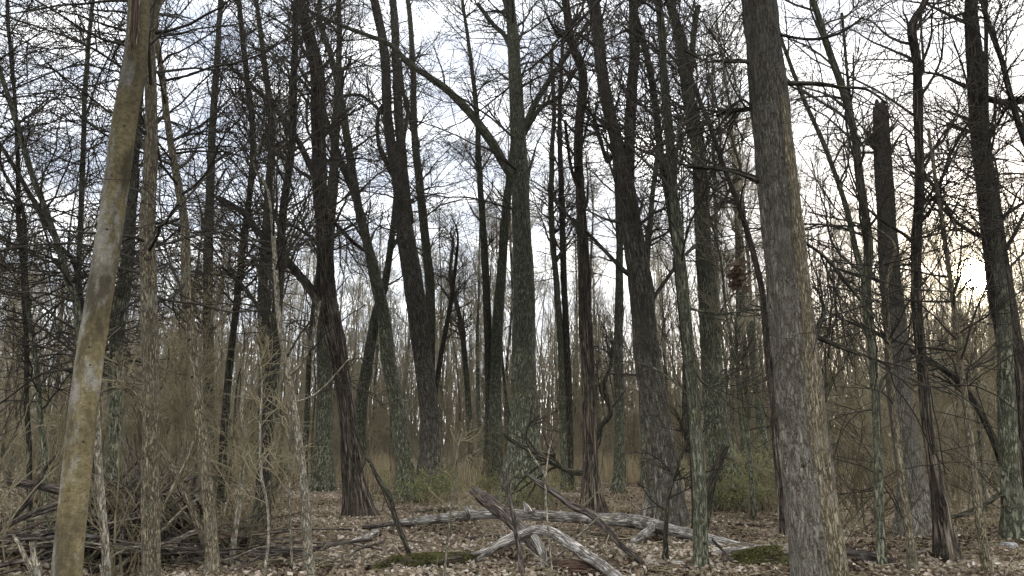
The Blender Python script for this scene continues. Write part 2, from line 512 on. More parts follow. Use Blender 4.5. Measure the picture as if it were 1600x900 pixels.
def tint_mat(name, stops, trans=0.0, rough=0.8):
    m, t = new_mat(name)
    f = t.n('ShaderNodeAttribute', attribute_name='tint').outputs['Fac']
    c = t.ramp(f, [(p, col(*k)) for p, k in stops])
    p = t.n('ShaderNodeBsdfPrincipled', {'Base Color': c, 'Roughness': rough, 'Specular IOR Level': 0.2})
    sh = p.outputs[0]
    if trans:
        tr = t.n('ShaderNodeBsdfTranslucent', {'Color': c})
        sh = t.n('ShaderNodeMixShader', {0: trans, 1: sh, 2: tr.outputs[0]}).outputs[0]
    t.n('ShaderNodeOutputMaterial', {'Surface': sh})
    return m


M['ground'] = ground_mat()
M['litter'] = tint_mat('dead_leaves', [(0, (0.055, 0.037, 0.023)), (0.3, (0.22, 0.158, 0.10)), (0.58, (0.45, 0.355, 0.25)), (0.83, (0.66, 0.55, 0.43)), (1.0, (0.80, 0.72, 0.60))], 0.15)
M['straw'] = tint_mat('dry_straw_grass', [(0, (0.26, 0.20, 0.11)), (0.5, (0.52, 0.42, 0.26)), (1.0, (0.70, 0.59, 0.40))], 0.3)
M['newleaf'] = tint_mat('young_green_leaves', [(0, (0.20, 0.23, 0.07)), (0.5, (0.34, 0.38, 0.14)), (1.0, (0.48, 0.51, 0.24))], 0.4)
M['clump'] = tint_mat('brown_clinging_leaves', [(0, (0.05, 0.035, 0.022)), (1.0, (0.16, 0.11, 0.07))], 0.25)
M['knot'] = bark('bark_knot', (0.02, 0.016, 0.012), (0.06, 0.048, 0.034), (0.13, 0.11, 0.08), 60, 0.6, None, 0, 0.006)
M['wound'] = bark('exposed_dark_heartwood', (0.02, 0.012, 0.008), (0.065, 0.042, 0.028), (0.14, 0.095, 0.065), 60, 0.03, None, 0, 0.01)
M['stone'] = bark('pale_stone', (0.3, 0.29, 0.27), (0.45, 0.44, 0.41), (0.58, 0.57, 0.54), 20, 1.0, None, 0, 0.006)

# ------------------------------------------------------------------ ground
ys = np.concatenate([np.linspace(-12, 5, 12), np.linspace(5.2, 30, 120), np.linspace(30.5, 80, 40), np.array([90, 110, 140, 200, 320, 500])])
xs = np.concatenate([np.array([-400, -200, -120, -80, -60]), np.linspace(-45, -14, 30), np.linspace(-13.8, 13.8, 110), np.linspace(14, 45, 30), np.array([60, 80, 120, 200, 400])])
gx, gy = np.meshgrid(xs, ys)
gz = ground_z(gx, gy)
gi = np.arange(gx.size).reshape(gx.shape)
gq = np.stack([gi[:-1, :-1], gi[:-1, 1:], gi[1:, 1:], gi[1:, :-1]], -1).reshape(-1, 4)
g = obj('ground', mk_mesh('ground', np.stack([gx, gy, gz], -1).reshape(-1, 3), gq), M['ground'])
tag(g, kind='structure')


def leaf_cards(pos, nrm, size, rg, fold=0.35, aspect=0.62):
    """small folded leaf faces (two triangles along the midrib)"""
    n = len(pos)
    v = rg.normal(size=(n, 3))
    a = unit(v - nrm * np.sum(v * nrm, -1, keepdims=True))
    b = np.cross(nrm, a)
    s = size[:, None]
    tip = pos + a * s * 0.5 + nrm * s * rg.uniform(-0.1, 0.3, n)[:, None]
    tail = pos - a * s * 0.5
    l = pos + b * s * aspect * 0.5 + nrm * s * fold * rg.uniform(0.2, 1.0, n)[:, None]
    r = pos - b * s * aspect * 0.5 + nrm * s * fold * rg.uniform(0.2, 1.0, n)[:, None]
    V = np.stack([tail, r, tip, l], 1).reshape(-1, 3)
    i = np.arange(n)[:, None] * 4
    T = np.vstack([i + np.array([[0, 1, 2]]), i + np.array([[0, 2, 3]])])
    return V, T


rg = np.random.default_rng(21)
NL = 120000
u = rg.random(NL)
ly = 6.5 + 26 * u ** 1.6
lx = rg.uniform(-1, 1, NL) * (ly * 0.74 + 1.5)
nr = unit(np.stack([rg.normal(0, 0.38, NL), rg.normal(0, 0.38, NL), np.ones(NL)], -1))
V, T = leaf_cards(np.stack([lx, ly, ground_z(lx, ly) + rg.uniform(0.004, 0.05, NL)], -1), nr, rg.uniform(0.03, 0.10, NL), rg, 0.55)
patchy = vnoise(np.stack([lx * 0.8, ly * 0.8, lx * 0 + 2], -1))
tint = np.clip(rg.beta(1.3, 1.5, NL) * 0.8 + (patchy - 0.42) * 0.9, 0, 1)
o = obj('leaf_litter', mk_mesh('leaf_litter', V, np.zeros((0, 4)), T, color=np.repeat(tint, 4), smooth=False), M['litter'])
tag(o, 'brown and pale fallen leaves strewn over the forest floor', 'leaf litter', kind='stuff')


# ------------------------------------------------------------------ traced trees
def trace(pts, dist):
    """picture trace [(px, py, width px)] at distance dist -> points, radii in metres"""
    P, R = [], []
    for px, py, wd in pts:
        p, m = at(px, py, dist)
        P.append(p); R.append(wd * 0.5 * m * math.cos(math.atan((px - 800) / F)))
    return np.array(P), np.array(R)


def stretch_to_ground(P, R):
    gz_ = float(ground_z(P[0][0], P[0][1]))
    if P[0][2] > gz_ + 0.02:
        d = P[0] - P[1]
        k = (P[0][2] - gz_ + 0.05) / max(-d[2], 0.05) if d[2] < 0 else 0
        b = P[0] + d * min(k, 3.0)
        b[2] = gz_ - 0.05
        P = np.vstack([b, P]); R = np.concatenate([[R[0] * 1.04], R])
    else:
        P = P.copy(); P[0, 2] = gz_ - 0.05
    return P, R


def hero(name, label, bark_, pts, dist=None, H=None, limbs=(), cr=None, twig='twig', cat='tree', k=20, n=90, ridge=0.008,
         rfreq=9, rstretch=0.12, lump=0.05, flare=0.9, broken=False, seed=None, wob=0.03, group=None, lean=0.0, knots=(), limb_bark=None):
    global _seed
    seed = _seed if seed is None else seed
    _seed += 1
    rg = np.random.default_rng(100 + seed)
    if dist is None:
        dist = ground_dist(pts[0][0], pts[0][1])
    P, R = trace(pts, dist)
    P, R = stretch_to_ground(P, R)
    if lean:
        P[:, 1] += (P[:, 2] - P[0, 2]) * lean
    if H and H > P[-1, 2] + 0.5:                     # goes on above the picture
        d = unit(P[-1] - P[-2])
        d = unit(d * np.array([0.6, 1, 1]) + np.array([0, rg.normal(0, 0.05), 0.25]))
        hh = H - P[-1, 2]
        a = P[-1] + d * hh * 0.5 + np.array([rg.normal(0, 0.2), rg.normal(0, 0.2), 0])
        b = P[-1] + d * hh + np.array([rg.normal(0, 0.4), rg.normal(0, 0.4), 0])
        P = np.vstack([P, a, b]); R = np.concatenate([R, [R[-1] * 0.62, 0.012]])
    base = P[0].copy()
    e = thing(name, label, cat, base, group)
    me, Pc, Rc = stem_mesh('trunk', P - base, R, k=k, n=n, seed=seed, ridge=ridge, rfreq=rfreq, rstretch=rstretch, lump=lump, flare=flare,
                           broken=broken, wob=wob)
    obj('trunk', me, M[bark_], e)
    par = [(resample(Pc, Rc, 24))]
    top_t = 1.0
    for j, lb in enumerate(limbs):
        LP, LR = trace(lb, dist)
        LP[:, 1] += np.linspace(0, rg.uniform(-1, 1) * 0.5, len(LP))
        if lean:
            LP[:, 1] += (LP[:, 2] - P[0, 2]) * lean
        st = par[0][0][np.argmin(np.linalg.norm(par[0][0] + base - LP[0], axis=1))] + base
        LP = np.vstack([LP[0] * 0.6 + st * 0.4, LP]); LR = np.concatenate([[LR[0] * 1.15], LR])
        me, Lc, Lr = stem_mesh('limb', LP - base, LR, k=max(8, k // 2), n=40, seed=seed * 7 + j, ridge=ridge * 0.5, rfreq=rfreq, lump=0.08, wob=0.05)
        obj('limb', me, M[limb_bark or bark_], e)
        par.append(resample(Lc, Lr, 24))
    if cr:
        zc, nb, nc, nd, L = cr[:5]
        o_ = cr[5] if len(cr) > 5 else {}
        PP = np.stack([p for p, r in par]); RR = np.stack([r for p, r in par])
        z = PP[0, :, 2] + base[2]
        t0 = min(0.95, float(np.argmax(z > zc)) / 23 if (z > zc).any() else 0.9)
        parts = []
        ztop = EYE + dist * 0.66 + 2.0
        t1 = max(t0 + 0.05, min(0.99, float(np.argmax(z > ztop)) / 23 if (z > ztop).any() else 0.99))
        share = max(0.45, (t1 - t0) / (0.99 - t0 + 1e-6))
        nb, nc, nd = int(nb * share) + 2, int(nc * share), int(nd * share)
        b1 = grow(rg, PP[:1], RR[:1], nb, (t0, t1), (L * 0.5, L), 8, o_.get('a1', (0.6, 1.35)), o_.get('up', 0.25), 0.16, 0.42, o_.get('r1', 0.05), 0.007, o_.get('droop', 0.02))
        parts.append(tubes(b1[0], b1[1], 5))
        if len(par) > 1:
            bl = grow(rg, PP[1:], RR[1:], 7 * (len(par) - 1), (0.25, 1.0), (L * 0.3, L * 0.75), 8, (0.5, 1.2), 0.1, 0.16, 0.5, 0.03, 0.006)
            parts.append(tubes(bl[0], bl[1], 4))
            b1 = (np.concatenate([b1[0], bl[0]]), np.concatenate([b1[1], bl[1]]))
        b2 = grow(rg, b1[0], b1[1], nc, (0.15, 1.0), (L * 0.2, L * 0.5), 6, (0.5, 1.2), 0.06, 0.13, 0.6, 0.016, 0.0045, o_.get('droop2', 0.0))
        parts.append(tubes(b2[0], b2[1], 4))
        b3 = grow(rg, b2[0], b2[1], int(nd * 0.55), (0.1, 1.0), (0.25, 0.25 + L * 0.22), 4, (0.4, 1.0), 0.04, 0.13, 0.7, 0.007, 0.0035)
        parts.append(tubes(b3[0], b3[1], 3))
        V, Q = join(parts)
        obj('crown', mk_mesh('crown', V, Q), M[twig], e)
    if cr and H:
        zt = min(P[-1, 2] - 0.4, EYE + dist * 0.66 + 1.2)
        ns = int(o_.get('sprays', 12))
        zz_ = Pc[:, 2] + base[2]
        for j in range(ns):
            z_ = rg.uniform(zc, max(zt, zc + 0.5))
            ii_ = min(int(np.searchsorted(zz_, z_)), len(zz_) - 1)
            q = bpy.data.objects.new('branch', SPRAYS[int(rg.integers(0, 12))])
            coll.objects.link(q)
            q.parent = e
            q.location = Pc[ii_]
            q.rotation_euler = (rg.uniform(-0.6, 0.6), rg.normal(-0.45, 0.3), rg.uniform(0, 2 * math.pi))
            sc_ = (L / 3.0) * rg.uniform(0.6, 1.2)
            q.scale = (sc_, sc_, sc_)
    for kx, ky, kw in knots:
        p, m = at(kx, ky, dist)
        i = np.argmin(np.linalg.norm(Pc + base - p, axis=1))
        c = Pc[i] + base
        r = kw * 0.5 * m
        toward = unit(np.array([p[0] - c[0], -math.sqrt(max(Rc[i] ** 2 - (p[0] - c[0]) ** 2, 1e-4)), 0]))
        q = c + toward * Rc[i] * 0.93; q[2] = p[2]
        me, _, _ = stem_mesh('knot', np.array([q - toward * r * 0.6, q, q + toward * r * 0.5]) - base, [r * 1.2, r * 0.85, r * 0.4], k=12, n=9, seed=int(kx), lump=0.5)
        obj('knot', me, M['knot'], e)
    return e, base, Pc, Rc, dist


def spray_mesh(seed):
    """one forking side branch about 3 m long, growing along +X"""
    rg = np.random.default_rng(seed)
    S = 9
    p = np.zeros((1, S, 3)); d = np.array([1.0, 0, rg.uniform(-0.1, 0.25)])
    for i in range(1, S):
        p[0, i] = p[0, i - 1] + unit(d) * 3.0 / (S - 1)
        d = unit(d + rg.normal(0, 0.11, 3) + np.array([0, 0, rg.uniform(-0.05, 0.06)]))
    R = np.linspace(0.021, 0.006, S)[None]
    b = grow(rg, p, R, 13, (0.12, 1.0), (0.7, 1.9), 7, (0.45, 0.95), 0.05, 0.11, 0.6, 0.011, 0.0045, taper=0.45)
    c = grow(rg, b[0], b[1], 46, (0.15, 1.0), (0.35, 0.95), 5, (0.4, 1.0), 0.03, 0.13, 0.7, 0.0065, 0.0036)
    e = grow(rg, c[0], c[1], 70, (0.2, 1.0), (0.15, 0.5), 4, (0.4, 1.0), 0.02, 0.14, 0.8, 0.0045, 0.003)
    V, Q = join([tubes(p, R, 5), tubes(b[0], b[1], 4), tubes(c[0], c[1], 3), tubes(e[0], e[1], 3)])
    me = mk_mesh('branch', V, Q)
    me.materials.append(M['twig'])
    return me


SPRAYS = [spray_mesh(820 + i) for i in range(12)]
_seed = 1
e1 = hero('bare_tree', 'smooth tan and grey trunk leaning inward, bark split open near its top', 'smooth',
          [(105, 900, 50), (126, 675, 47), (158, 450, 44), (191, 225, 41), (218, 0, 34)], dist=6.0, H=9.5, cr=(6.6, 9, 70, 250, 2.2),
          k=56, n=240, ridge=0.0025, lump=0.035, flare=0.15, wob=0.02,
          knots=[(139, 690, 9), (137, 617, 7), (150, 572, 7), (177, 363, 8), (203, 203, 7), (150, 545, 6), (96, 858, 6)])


def wound(e):
    """long lens of bare dark wood with a raised callus lip on the camera side of the smooth trunk"""
    root, base, Pc, Rc, dist = e
    n, k = 40, 9
    z0, z1 = at(213, 88, dist)[0][2] - base[2], at(222, -60, dist)[0][2] - base[2]
    zs = np.linspace(z0, z1, n)
    C = np.column_stack([np.interp(zs, Pc[:, 2], Pc[:, a]) for a in (0, 1)] + [zs]); Rr = np.interp(zs, Pc[:, 2], Rc)
    w_ = np.minimum(1, ((zs - z0) / 0.12 + 0.15)) * 0.62
    us = np.linspace(-1, 1, k)
    ang = -math.pi / 2 + 0.12 + w_[:, None] * us[None]
    bump = np.array([1.0, 1.09, 1.075, 1.03, 1.022, 1.026, 1.07, 1.09, 1.0])[None] + 0.012 * (vnoise(np.stack([ang * 9, zs[:, None] * 3 + ang * 0, ang * 0], -1)) - 0.5)
    V = np.stack([C[:, :1] + np.cos(ang) * Rr[:, None] * bump, C[:, 1:2] + np.sin(ang) * Rr[:, None] * bump, np.broadcast_to(zs[:, None], ang.shape)], -1)
    i = np.arange(n * k).reshape(n, k)
    q = np.stack([i[:-1, :-1], i[:-1, 1:], i[1:, 1:], i[1:, :-1]], -1)
    A = np.stack([ang * 0.13, ang * 0 + 0.3, np.broadcast_to(zs[:, None], ang.shape)], -1)
    o = obj('bark_wound', mk_mesh('bark_wound', V[:, 2:7].reshape(-1, 3), np.stack([(j := np.arange(n * 5).reshape(n, 5))[:-1, :-1], j[:-1, 1:], j[1:, 1:], j[1:, :-1]], -1).reshape(-1, 4), attr=A[:, 2:7].reshape(-1, 3)), M['wound'], root)
    o['label'] = 'strip of dark bare wood where the bark has split'
    for a, b in ((0, 3), (6, 9)):
        jj = np.arange(n * 3).reshape(n, 3)
        lip = obj('callus_lip', mk_mesh('callus_lip', V[:, a:b].reshape(-1, 3), np.stack([jj[:-1, :-1], jj[:-1, 1:], jj[1:, 1:], jj[1:, :-1]], -1).reshape(-1, 4), attr=A[:, a:b].reshape(-1, 3)), M['flaky'], o)


wound(e1)
LEFT = dict(sprays=9, a1=(1.1, 1.7), up=0.12, droop=-0.03, r1=0.022)
hero('bare_tree', 'slim brown flaky trunk just behind the smooth tan trunk', 'flaky',
     [(236, 900, 30), (234, 675, 28), (232, 450, 27), (236, 225, 21), (243, 0, 15)], dist=8.0, H=10, cr=(2.6, 30, 200, 600, 3.0, LEFT), k=32, n=150, ridge=0.004, flare=0.15,
     knots=[(228, 318, 9), (236, 407, 9), (246, 565, 6)])
hero('bare_tree', 'dark trunk half hidden between the smooth tan trunk and the flaky trunk', 'green',
     [(178, 815, 26), (180, 560, 24), (196, 430, 22), (212, 230, 16), (222, 60, 12)], dist=12.5, H=15, cr=(3.5, 30, 220, 700, 3.4, LEFT))
hero('dead_sapling', 'thin speckled snapped stem pressed against the foot of the smooth trunk', 'pale',
     [(165, 905, 14), (158, 780, 13), (154, 680, 12), (151, 632, 11)], dist=6.4, broken=True, k=16, n=50, ridge=0.002, cat='sapling', wob=0.03)
hero('bare_tree', 'crooked pinkish brown slim trunk rising out of the leaning pole tangle', 'flaky',
     [(335, 905, 21), (327, 800, 19), (317, 700, 18), (305, 580, 16), (292, 450, 15), (289, 350, 14), (270, 240, 12), (255, 130, 10), (245, 20, 8)], dist=9.2, H=9.5,
     cr=(2.6, 24, 200, 700, 2.4, LEFT), k=24, n=110, ridge=0.004, knots=[(296, 480, 11), (299, 532, 8), (303, 590, 7)])
hero('bare_tree', 'straight grey green trunk behind the crooked brown one', 'green',
     [(326, 772, 19), (326, 600, 17), (325, 450, 16), (328, 300, 14), (335, 150, 11), (345, 0, 8)], H=17, cr=(4.0, 34, 300, 1000, 3.2))
hero('bare_tree', 'thin dark trunk bending right then left beside the grey green trunk', 'dark',
     [(345, 805, 14), (352, 640, 12), (372, 450, 11), (395, 240, 10), (385, 120, 9), (372, 0, 8)], H=13, cr=(4.0, 34, 280, 900, 2.8))
hero('bare_tree', 'dark trunk in front of a paler stem, narrowing to a black pole above', 'dark',
     [(406, 832, 25), (415, 700, 22), (428, 550, 20), (436, 450, 16), (443, 330, 13), (456, 220, 12), (461, 100, 11), (463, 0, 10)], H=14,
     limbs=[[(430, 520, 8), (405, 478, 7), (385, 450, 6), (360, 425, 5)]], cr=(3.5, 36, 300, 1000, 3.0))
hero('bare_tree', 'paler grey stem standing close behind the black pole trunk', 'green',
     [(412, 768, 20), (412, 600, 18), (411, 450, 16), (420, 300, 13), (424, 200, 11), (412, 90, 9), (400, 0, 7)], H=18, cr=(4.5, 34, 300, 900, 3.2))
hero('bare_tree', 'dark shaggy trunk with peeling lower bark and a limb joining halfway', 'shag',
     [(562, 810, 36), (557, 775, 31), (547, 690, 28), (538, 600, 27), (524, 530, 30), (511, 450, 28), (505, 350, 25), (499, 275, 24), (496, 125, 22), (482, 50, 18), (468, -10, 14)], H=17,
     limbs=[[(502, 480, 18), (480, 445, 15), (445, 405, 13), (400, 360, 12), (370, 325, 10), (330, 300, 8)], [(497, 290, 11), (465, 215, 9), (430, 170, 8), (400, 145, 7), (360, 110, 5)],
            [(508, 330, 7), (545, 372, 6), (575, 395, 4)]],
     cr=(4.5, 34, 380, 1300, 3.6), k=32, n=150, ridge=0.022, rfreq=10, rstretch=0.05, lump=0.09)
hero('bare_tree', 'pale straight trunk directly behind the shaggy peeling trunk', 'green',
     [(505, 767, 29), (507, 650, 25), (507, 525, 24), (512, 400, 20), (520, 300, 15), (528, 150, 11), (530, 20, 8)], H=21, cr=(7, 28, 260, 900, 3.6))
hero('bare_tree', 'grey green trunk sweeping up to its fork, moss at its foot', 'green',
     [(640, 784, 31), (632, 725, 26), (623, 650, 24), (610, 575, 23), (600, 500, 21), (588, 440, 19), (575, 385, 16), (560, 325, 14), (548, 250, 13), (532, 150, 11), (515, 80, 9), (500, 30, 8)], H=17,
     limbs=[[(568, 345, 12), (535, 260, 10), (515, 200, 8), (500, 150, 7), (480, 80, 5)]], cr=(6, 24, 260, 900, 3.2))
hero('bare_tree', 'slender grey trunk leaning the other way behind the sweeping forked trunk', 'green',
     [(560, 745, 22), (563, 650, 20), (573, 575, 18), (588, 490, 15), (602, 440, 12), (615, 345, 9), (625, 250, 7)], dist=29, H=18, cr=(7, 22, 200, 700, 3.4))
hero('bare_tree', 'near black twin stemmed trunk whose stems part below the sky', 'ridged',
     [(672, 766, 37), (672, 730, 31), (672, 650, 28), (660, 550, 29), (647, 450, 31), (632, 360, 27), (622, 280, 20), (608, 210, 16), (604, 130, 15), (598, 60, 14), (585, 0, 13)], H=22,
     limbs=[[(638, 345, 18), (630, 280, 17), (625, 200, 15), (620, 130, 14), (617, 60, 13), (612, -10, 11)], [(615, 275, 8), (592, 230, 6), (590, 190, 6), (598, 165, 5)], [(600, 178, 6), (565, 150, 5), (530, 152, 4), (505, 165, 3)]],
     cr=(8, 26, 320, 1100, 4.0), k=28, n=130, ridge=0.022, rfreq=9, rstretch=0.06)
hero('bare_tree', 'straight grey trunk rising right behind the twin stemmed trunk', 'green',
     [(673, 748, 18), (672, 600, 16), (672, 450, 15), (666, 390, 14), (657, 300, 13), (647, 200, 11), (645, 100, 9), (637, 0, 7)], dist=31, H=23,
     limbs=[[(652, 225, 8), (632, 150, 6), (628, 100, 4)]], cr=(9, 24, 260, 900, 3.8))
hero('bare_tree', 'thin straight trunk, the slimmer of two sharing one foot', 'green',
     [(766, 758, 18), (765, 625, 14), (760, 450, 12), (753, 325, 10), (748, 250, 9), (745, 175, 8), (735, 90, 6), (722, 0, 5)], H=21, cr=(9, 20, 220, 800, 3.4))
hero('bare_tree', 'thicker of two trunks sharing one foot, leaning towards the big pale trunk', 'green',
     [(774, 759, 24), (774, 650, 20), (776, 550, 18), (783, 430, 15), (792, 320, 13), (800, 240, 9), (806, 170, 7)], H=18, cr=(9, 20, 220, 800, 3.2))
hero('bare_tree', 'tall pale grey straight trunk with a long bare limb sweeping up leftwards', 'green',
     [(820, 789, 52), (820, 675, 42), (819, 560, 38), (818, 450, 33), (815, 350, 29), (812, 270, 27), (807, 150, 22), (802, 60, 18), (797, 0, 15)], H=19,
     limbs=[[(808, 290, 17), (795, 268, 15), (770, 225, 14), (740, 185, 13), (700, 145, 12), (670, 125, 10), (640, 107, 9), (615, 82, 8), (590, 70, 7), (535, 50, 6), (475, 25, 5)],
            [(802, 90, 9), (788, 55, 8), (770, 35, 7), (745, 0, 6)], [(811, 230, 11), (828, 175, 10), (855, 125, 9), (895, 65, 8), (922, 20, 6)], [(815, 215, 9), (842, 172, 7), (875, 150, 6), (900, 110, 5)]],
     cr=(7, 26, 420, 1500, 4.2), k=36, n=150, ridge=0.008)
hero('bare_tree', 'slim wavy stem, nearer the pale trunk in a close pair', 'green',
     [(884, 768, 13), (880, 650, 12), (874, 500, 10), (862, 350, 9), (862, 250, 8), (866, 170, 6), (862, 80, 5)], H=17, cr=(7, 20, 200, 700, 3.0))
hero('bare_tree', 'slim straight stem, nearer the winding trunk in a close pair', 'dark',
     [(891, 768, 13), (888, 600, 11), (882, 450, 10), (877, 300, 9), (875, 175, 7), (880, 60, 5)], H=17, cr=(7, 20, 200, 700, 3.0))
hero('bare_tree', 'dark winding trunk with a kink high up and twisted dead limbs low down', 'shag',
     [(926, 810, 31), (924, 750, 24), (920, 650, 21), (916, 540, 21), (913, 430, 20), (908, 320, 15), (903, 250, 14), (905, 190, 14), (911, 115, 15), (892, 65, 13), (884, 0, 12)], H=14,
     limbs=[[(925, 715, 10), (934, 690, 9), (940, 665, 8), (955, 645, 8), (946, 600, 7), (957, 570, 6), (962, 530, 5)], [(920, 738, 10), (890, 737, 9), (860, 720, 8), (830, 705, 7), (800, 690, 6), (785, 678, 4)],
            [(832, 704, 5), (822, 672, 4), (842, 650, 3)], [(893, 68, 7), (870, 55, 5), (853, 35, 3)], [(906, 300, 5), (890, 265, 5), (880, 200, 4)]],
     limb_bark='dark', cr=(6.0, 20, 240, 800, 2.6), k=26, n=130, ridge=0.014, rfreq=10, rstretch=0.06)
hero('bare_tree', 'massive dark furrowed trunk forking above, bulging at mid height', 'ridged',
     [(1042, 822, 54), (1037, 750, 43), (1026, 650, 39), (1012, 560, 38), (1002, 450, 38), (993, 400, 34), (985, 340, 31), (975, 285, 28), (965, 225, 21), (946, 150, 19), (937, 75, 19), (928, 0, 18)], H=15,
     limbs=[[(982, 320, 20), (985, 225, 17), (987, 140, 17), (992, 75, 16), (990, -5, 15)], [(985, 430, 8), (960, 405, 7), (925, 365, 5), (897, 335, 4)], [(948, 250, 8), (930, 205, 6), (922, 190, 5)],
            [(1010, 480, 8), (1040, 440, 6), (1070, 400, 5), (1100, 370, 4)]],
     cr=(5.0, 28, 340, 1200, 3.2), k=40, n=180, ridge=0.024, rfreq=8, rstretch=0.055, lump=0.07)
hero('bare_tree', 'greenish slim trunk standing in front of the fallen pale log', 'green',
     [(1097, 905, 26), (1094, 800, 23), (1092, 750, 21), (1086, 650, 19), (1076, 550, 18), (1066, 450, 18), (1058, 370, 17), (1050, 280, 15), (1043, 180, 14), (1035, 100, 13), (1028, 0, 11)], dist=9.8, H=11,
     limbs=[[(1075, 560, 4), (1110, 600, 4), (1150, 590, 3)], [(1082, 620, 4), (1040, 580, 3), (1005, 560, 2)], [(1070, 480, 5), (1120, 492, 4), (1180, 488, 3), (1230, 500, 2)]],
     cr=(3.4, 22, 220, 800, 2.4), k=32, n=150, ridge=0.006, flare=0.15, knots=[(1096, 765, 6), (1099, 848, 5)])
hero('bare_tree', 'thin dark trunk crossing behind the greenish slim trunk', 'dark',
     [(1090, 842, 15), (1080, 650, 13), (1062, 450, 13), (1048, 330, 12), (1032, 235, 11), (1022, 150, 11), (1010, 85, 10), (985, 0, 9)], H=12, cr=(5, 18, 200, 700, 2.6))
hero('bare_tree', 'broad grey trunk with a thin dark stem beside it and a fork up high', 'green',
     [(1134, 797, 48), (1126, 720, 39), (1118, 650, 35), (1111, 550, 33), (1105, 450, 30), (1100, 400, 27), (1096, 300, 24), (1090, 225, 22), (1075, 150, 19), (1066, 80, 17), (1045, 0, 14)], H=18,
     limbs=[[(1076, 140, 12), (1085, 60, 10), (1095, 0, 8)], [(1100, 360, 6), (1140, 300, 5), (1165, 250, 4)]], cr=(7, 24, 300, 1000, 3.4), k=30, n=130, ridge=0.014)
hero('bare_tree', 'thin reddish trunk slanting up from behind the big near trunk', 'shag',
     [(1228, 842, 18), (1212, 680, 15), (1200, 560, 12), (1190, 445, 10), (1160, 340, 9), (1135, 270, 8), (1110, 200, 8), (1082, 125, 7), (1070, 60, 5)], H=12, cr=(4.5, 20, 140, 400, 2.8))
big = hero('bare_tree', 'biggest near trunk, grey furrowed bark with reddish cracks and dead stubs', 'grey',
     [(1280, 905, 88), (1255, 675, 77), (1233, 450, 68), (1207, 225, 61), (1187, 0, 55)], dist=7.0, H=12,
     limbs=[[(1188, 282, 11), (1150, 268, 9), (1120, 262, 8), (1080, 257, 5)], [(1182, 168, 9), (1155, 156, 7), (1146, 138, 5)], [(1160, 158, 5), (1145, 160, 5), (1133, 163, 4)], [(1176, 97, 6), (1125, 102, 5), (1095, 108, 4), (1060, 98, 3)],
            [(1270, 524, 9), (1305, 543, 8), (1350, 567, 6), (1395, 600, 4), (1440, 622, 3)], [(1268, 533, 8), (1290, 512, 7), (1322, 478, 5)], [(1228, 130, 8), (1270, 138, 6), (1300, 149, 5), (1335, 158, 3.5), (1362, 185, 2)],
            [(1222, 55, 5), (1280, 50, 5), (1330, 30, 4), (1380, -10, 3)], [(1258, 380, 7), (1290, 405, 6), (1325, 450, 5), (1360, 500, 3)]],
     limb_bark='dark', cr=(6.2, 16, 330, 1300, 3.0, dict(r1=0.03)), k=128, n=280, ridge=0.022, rfreq=10, rstretch=0.09, lump=0.055, flare=0.15,
     knots=[(1243, 727, 13), (1241, 836, 14), (1300, 771, 10), (1284, 705, 9), (1210, 258, 11), (1233, 558, 9), (1296, 800, 8)])
FP_, FR_ = trace([(1304, 905, 48), (1283, 735, 36), (1268, 600, 30), (1256, 450, 24), (1239, 300, 20), (1222, 150, 14)], 6.84)
FP_, FR_ = stretch_to_ground(FP_, FR_)
me_, _, _ = stem_mesh('fused_stem', FP_ - big[1], FR_, k=64, n=200, seed=91, ridge=0.014, rfreq=12, rstretch=0.08, lump=0.06)
obj('fused_stem', me_, M['flaky'], big[0])['label'] = 'browner stem grown together with the grey trunk'
hero('bare_tree', 'slim mossy dark trunk knotted along its length, beside the big near trunk', 'green',
     [(1380, 905, 17), (1376, 825, 16), (1374, 750, 16), (1372, 675, 15), (1366, 600, 14), (1362, 525, 15), (1354, 450, 16), (1357, 390, 15), (1352, 330, 13), (1345, 280, 13), (1332, 200, 12), (1315, 135, 12), (1290, 65, 11), (1268, 0, 10)], dist=9.9, H=10,
     limbs=[[(1355, 450, 11), (1330, 360, 9), (1300, 250, 8), (1265, 160, 7), (1225, 60, 6), (1215, 0, 5)], [(1376, 752, 6), (1392, 751, 5), (1405, 750, 4)], [(1335, 215, 6), (1331, 120, 5), (1330, 0, 5)], [(1370, 620, 6), (1385, 585, 5), (1430, 560, 4), (1480, 550, 3)],
            [(1366, 640, 4), (1320, 645, 3), (1285, 640, 2)]],
     cr=(3.4, 20, 260, 900, 2.4), k=26, n=150, ridge=0.004, flare=0.15, knots=[(1372, 736, 7), (1369, 790, 7), (1374, 840, 6)])
hero('dead_snag', 'thick grey dead trunk broken off jagged at the top', 'grey',
     [(1437, 840, 48), (1428, 760, 43), (1415, 675, 40), (1404, 600, 38), (1397, 475, 36), (1391, 440, 35), (1385, 350, 31), (1379, 250, 28), (1377, 180, 25)], broken=True, k=36, n=120, ridge=0.014,
     limbs=[[(1382, 245, 11), (1362, 230, 10), (1352, 210, 9)]], cr=(3, 6, 40, 120, 1.6), cat='dead tree')
hero('bare_tree', 'reddish shaggy footed trunk with an elbow high up, beside the broken snag', 'shag',
     [(1478, 877, 31), (1470, 800, 26), (1460, 725, 22), (1445, 625, 18), (1436, 525, 17), (1433, 450, 17), (1432, 375, 17), (1435, 300, 17), (1436, 200, 16), (1433, 110, 15), (1424, 50, 15), (1432, 25, 13), (1446, 0, 11)], H=11,
     limbs=[[(1436, 340, 4), (1455, 310, 4), (1500, 265, 3)], [(1437, 260, 7), (1470, 345, 5), (1465, 380, 4)]], cr=(4, 24, 260, 900, 2.6), k=26, n=150, ridge=0.016, rfreq=10, rstretch=0.06)
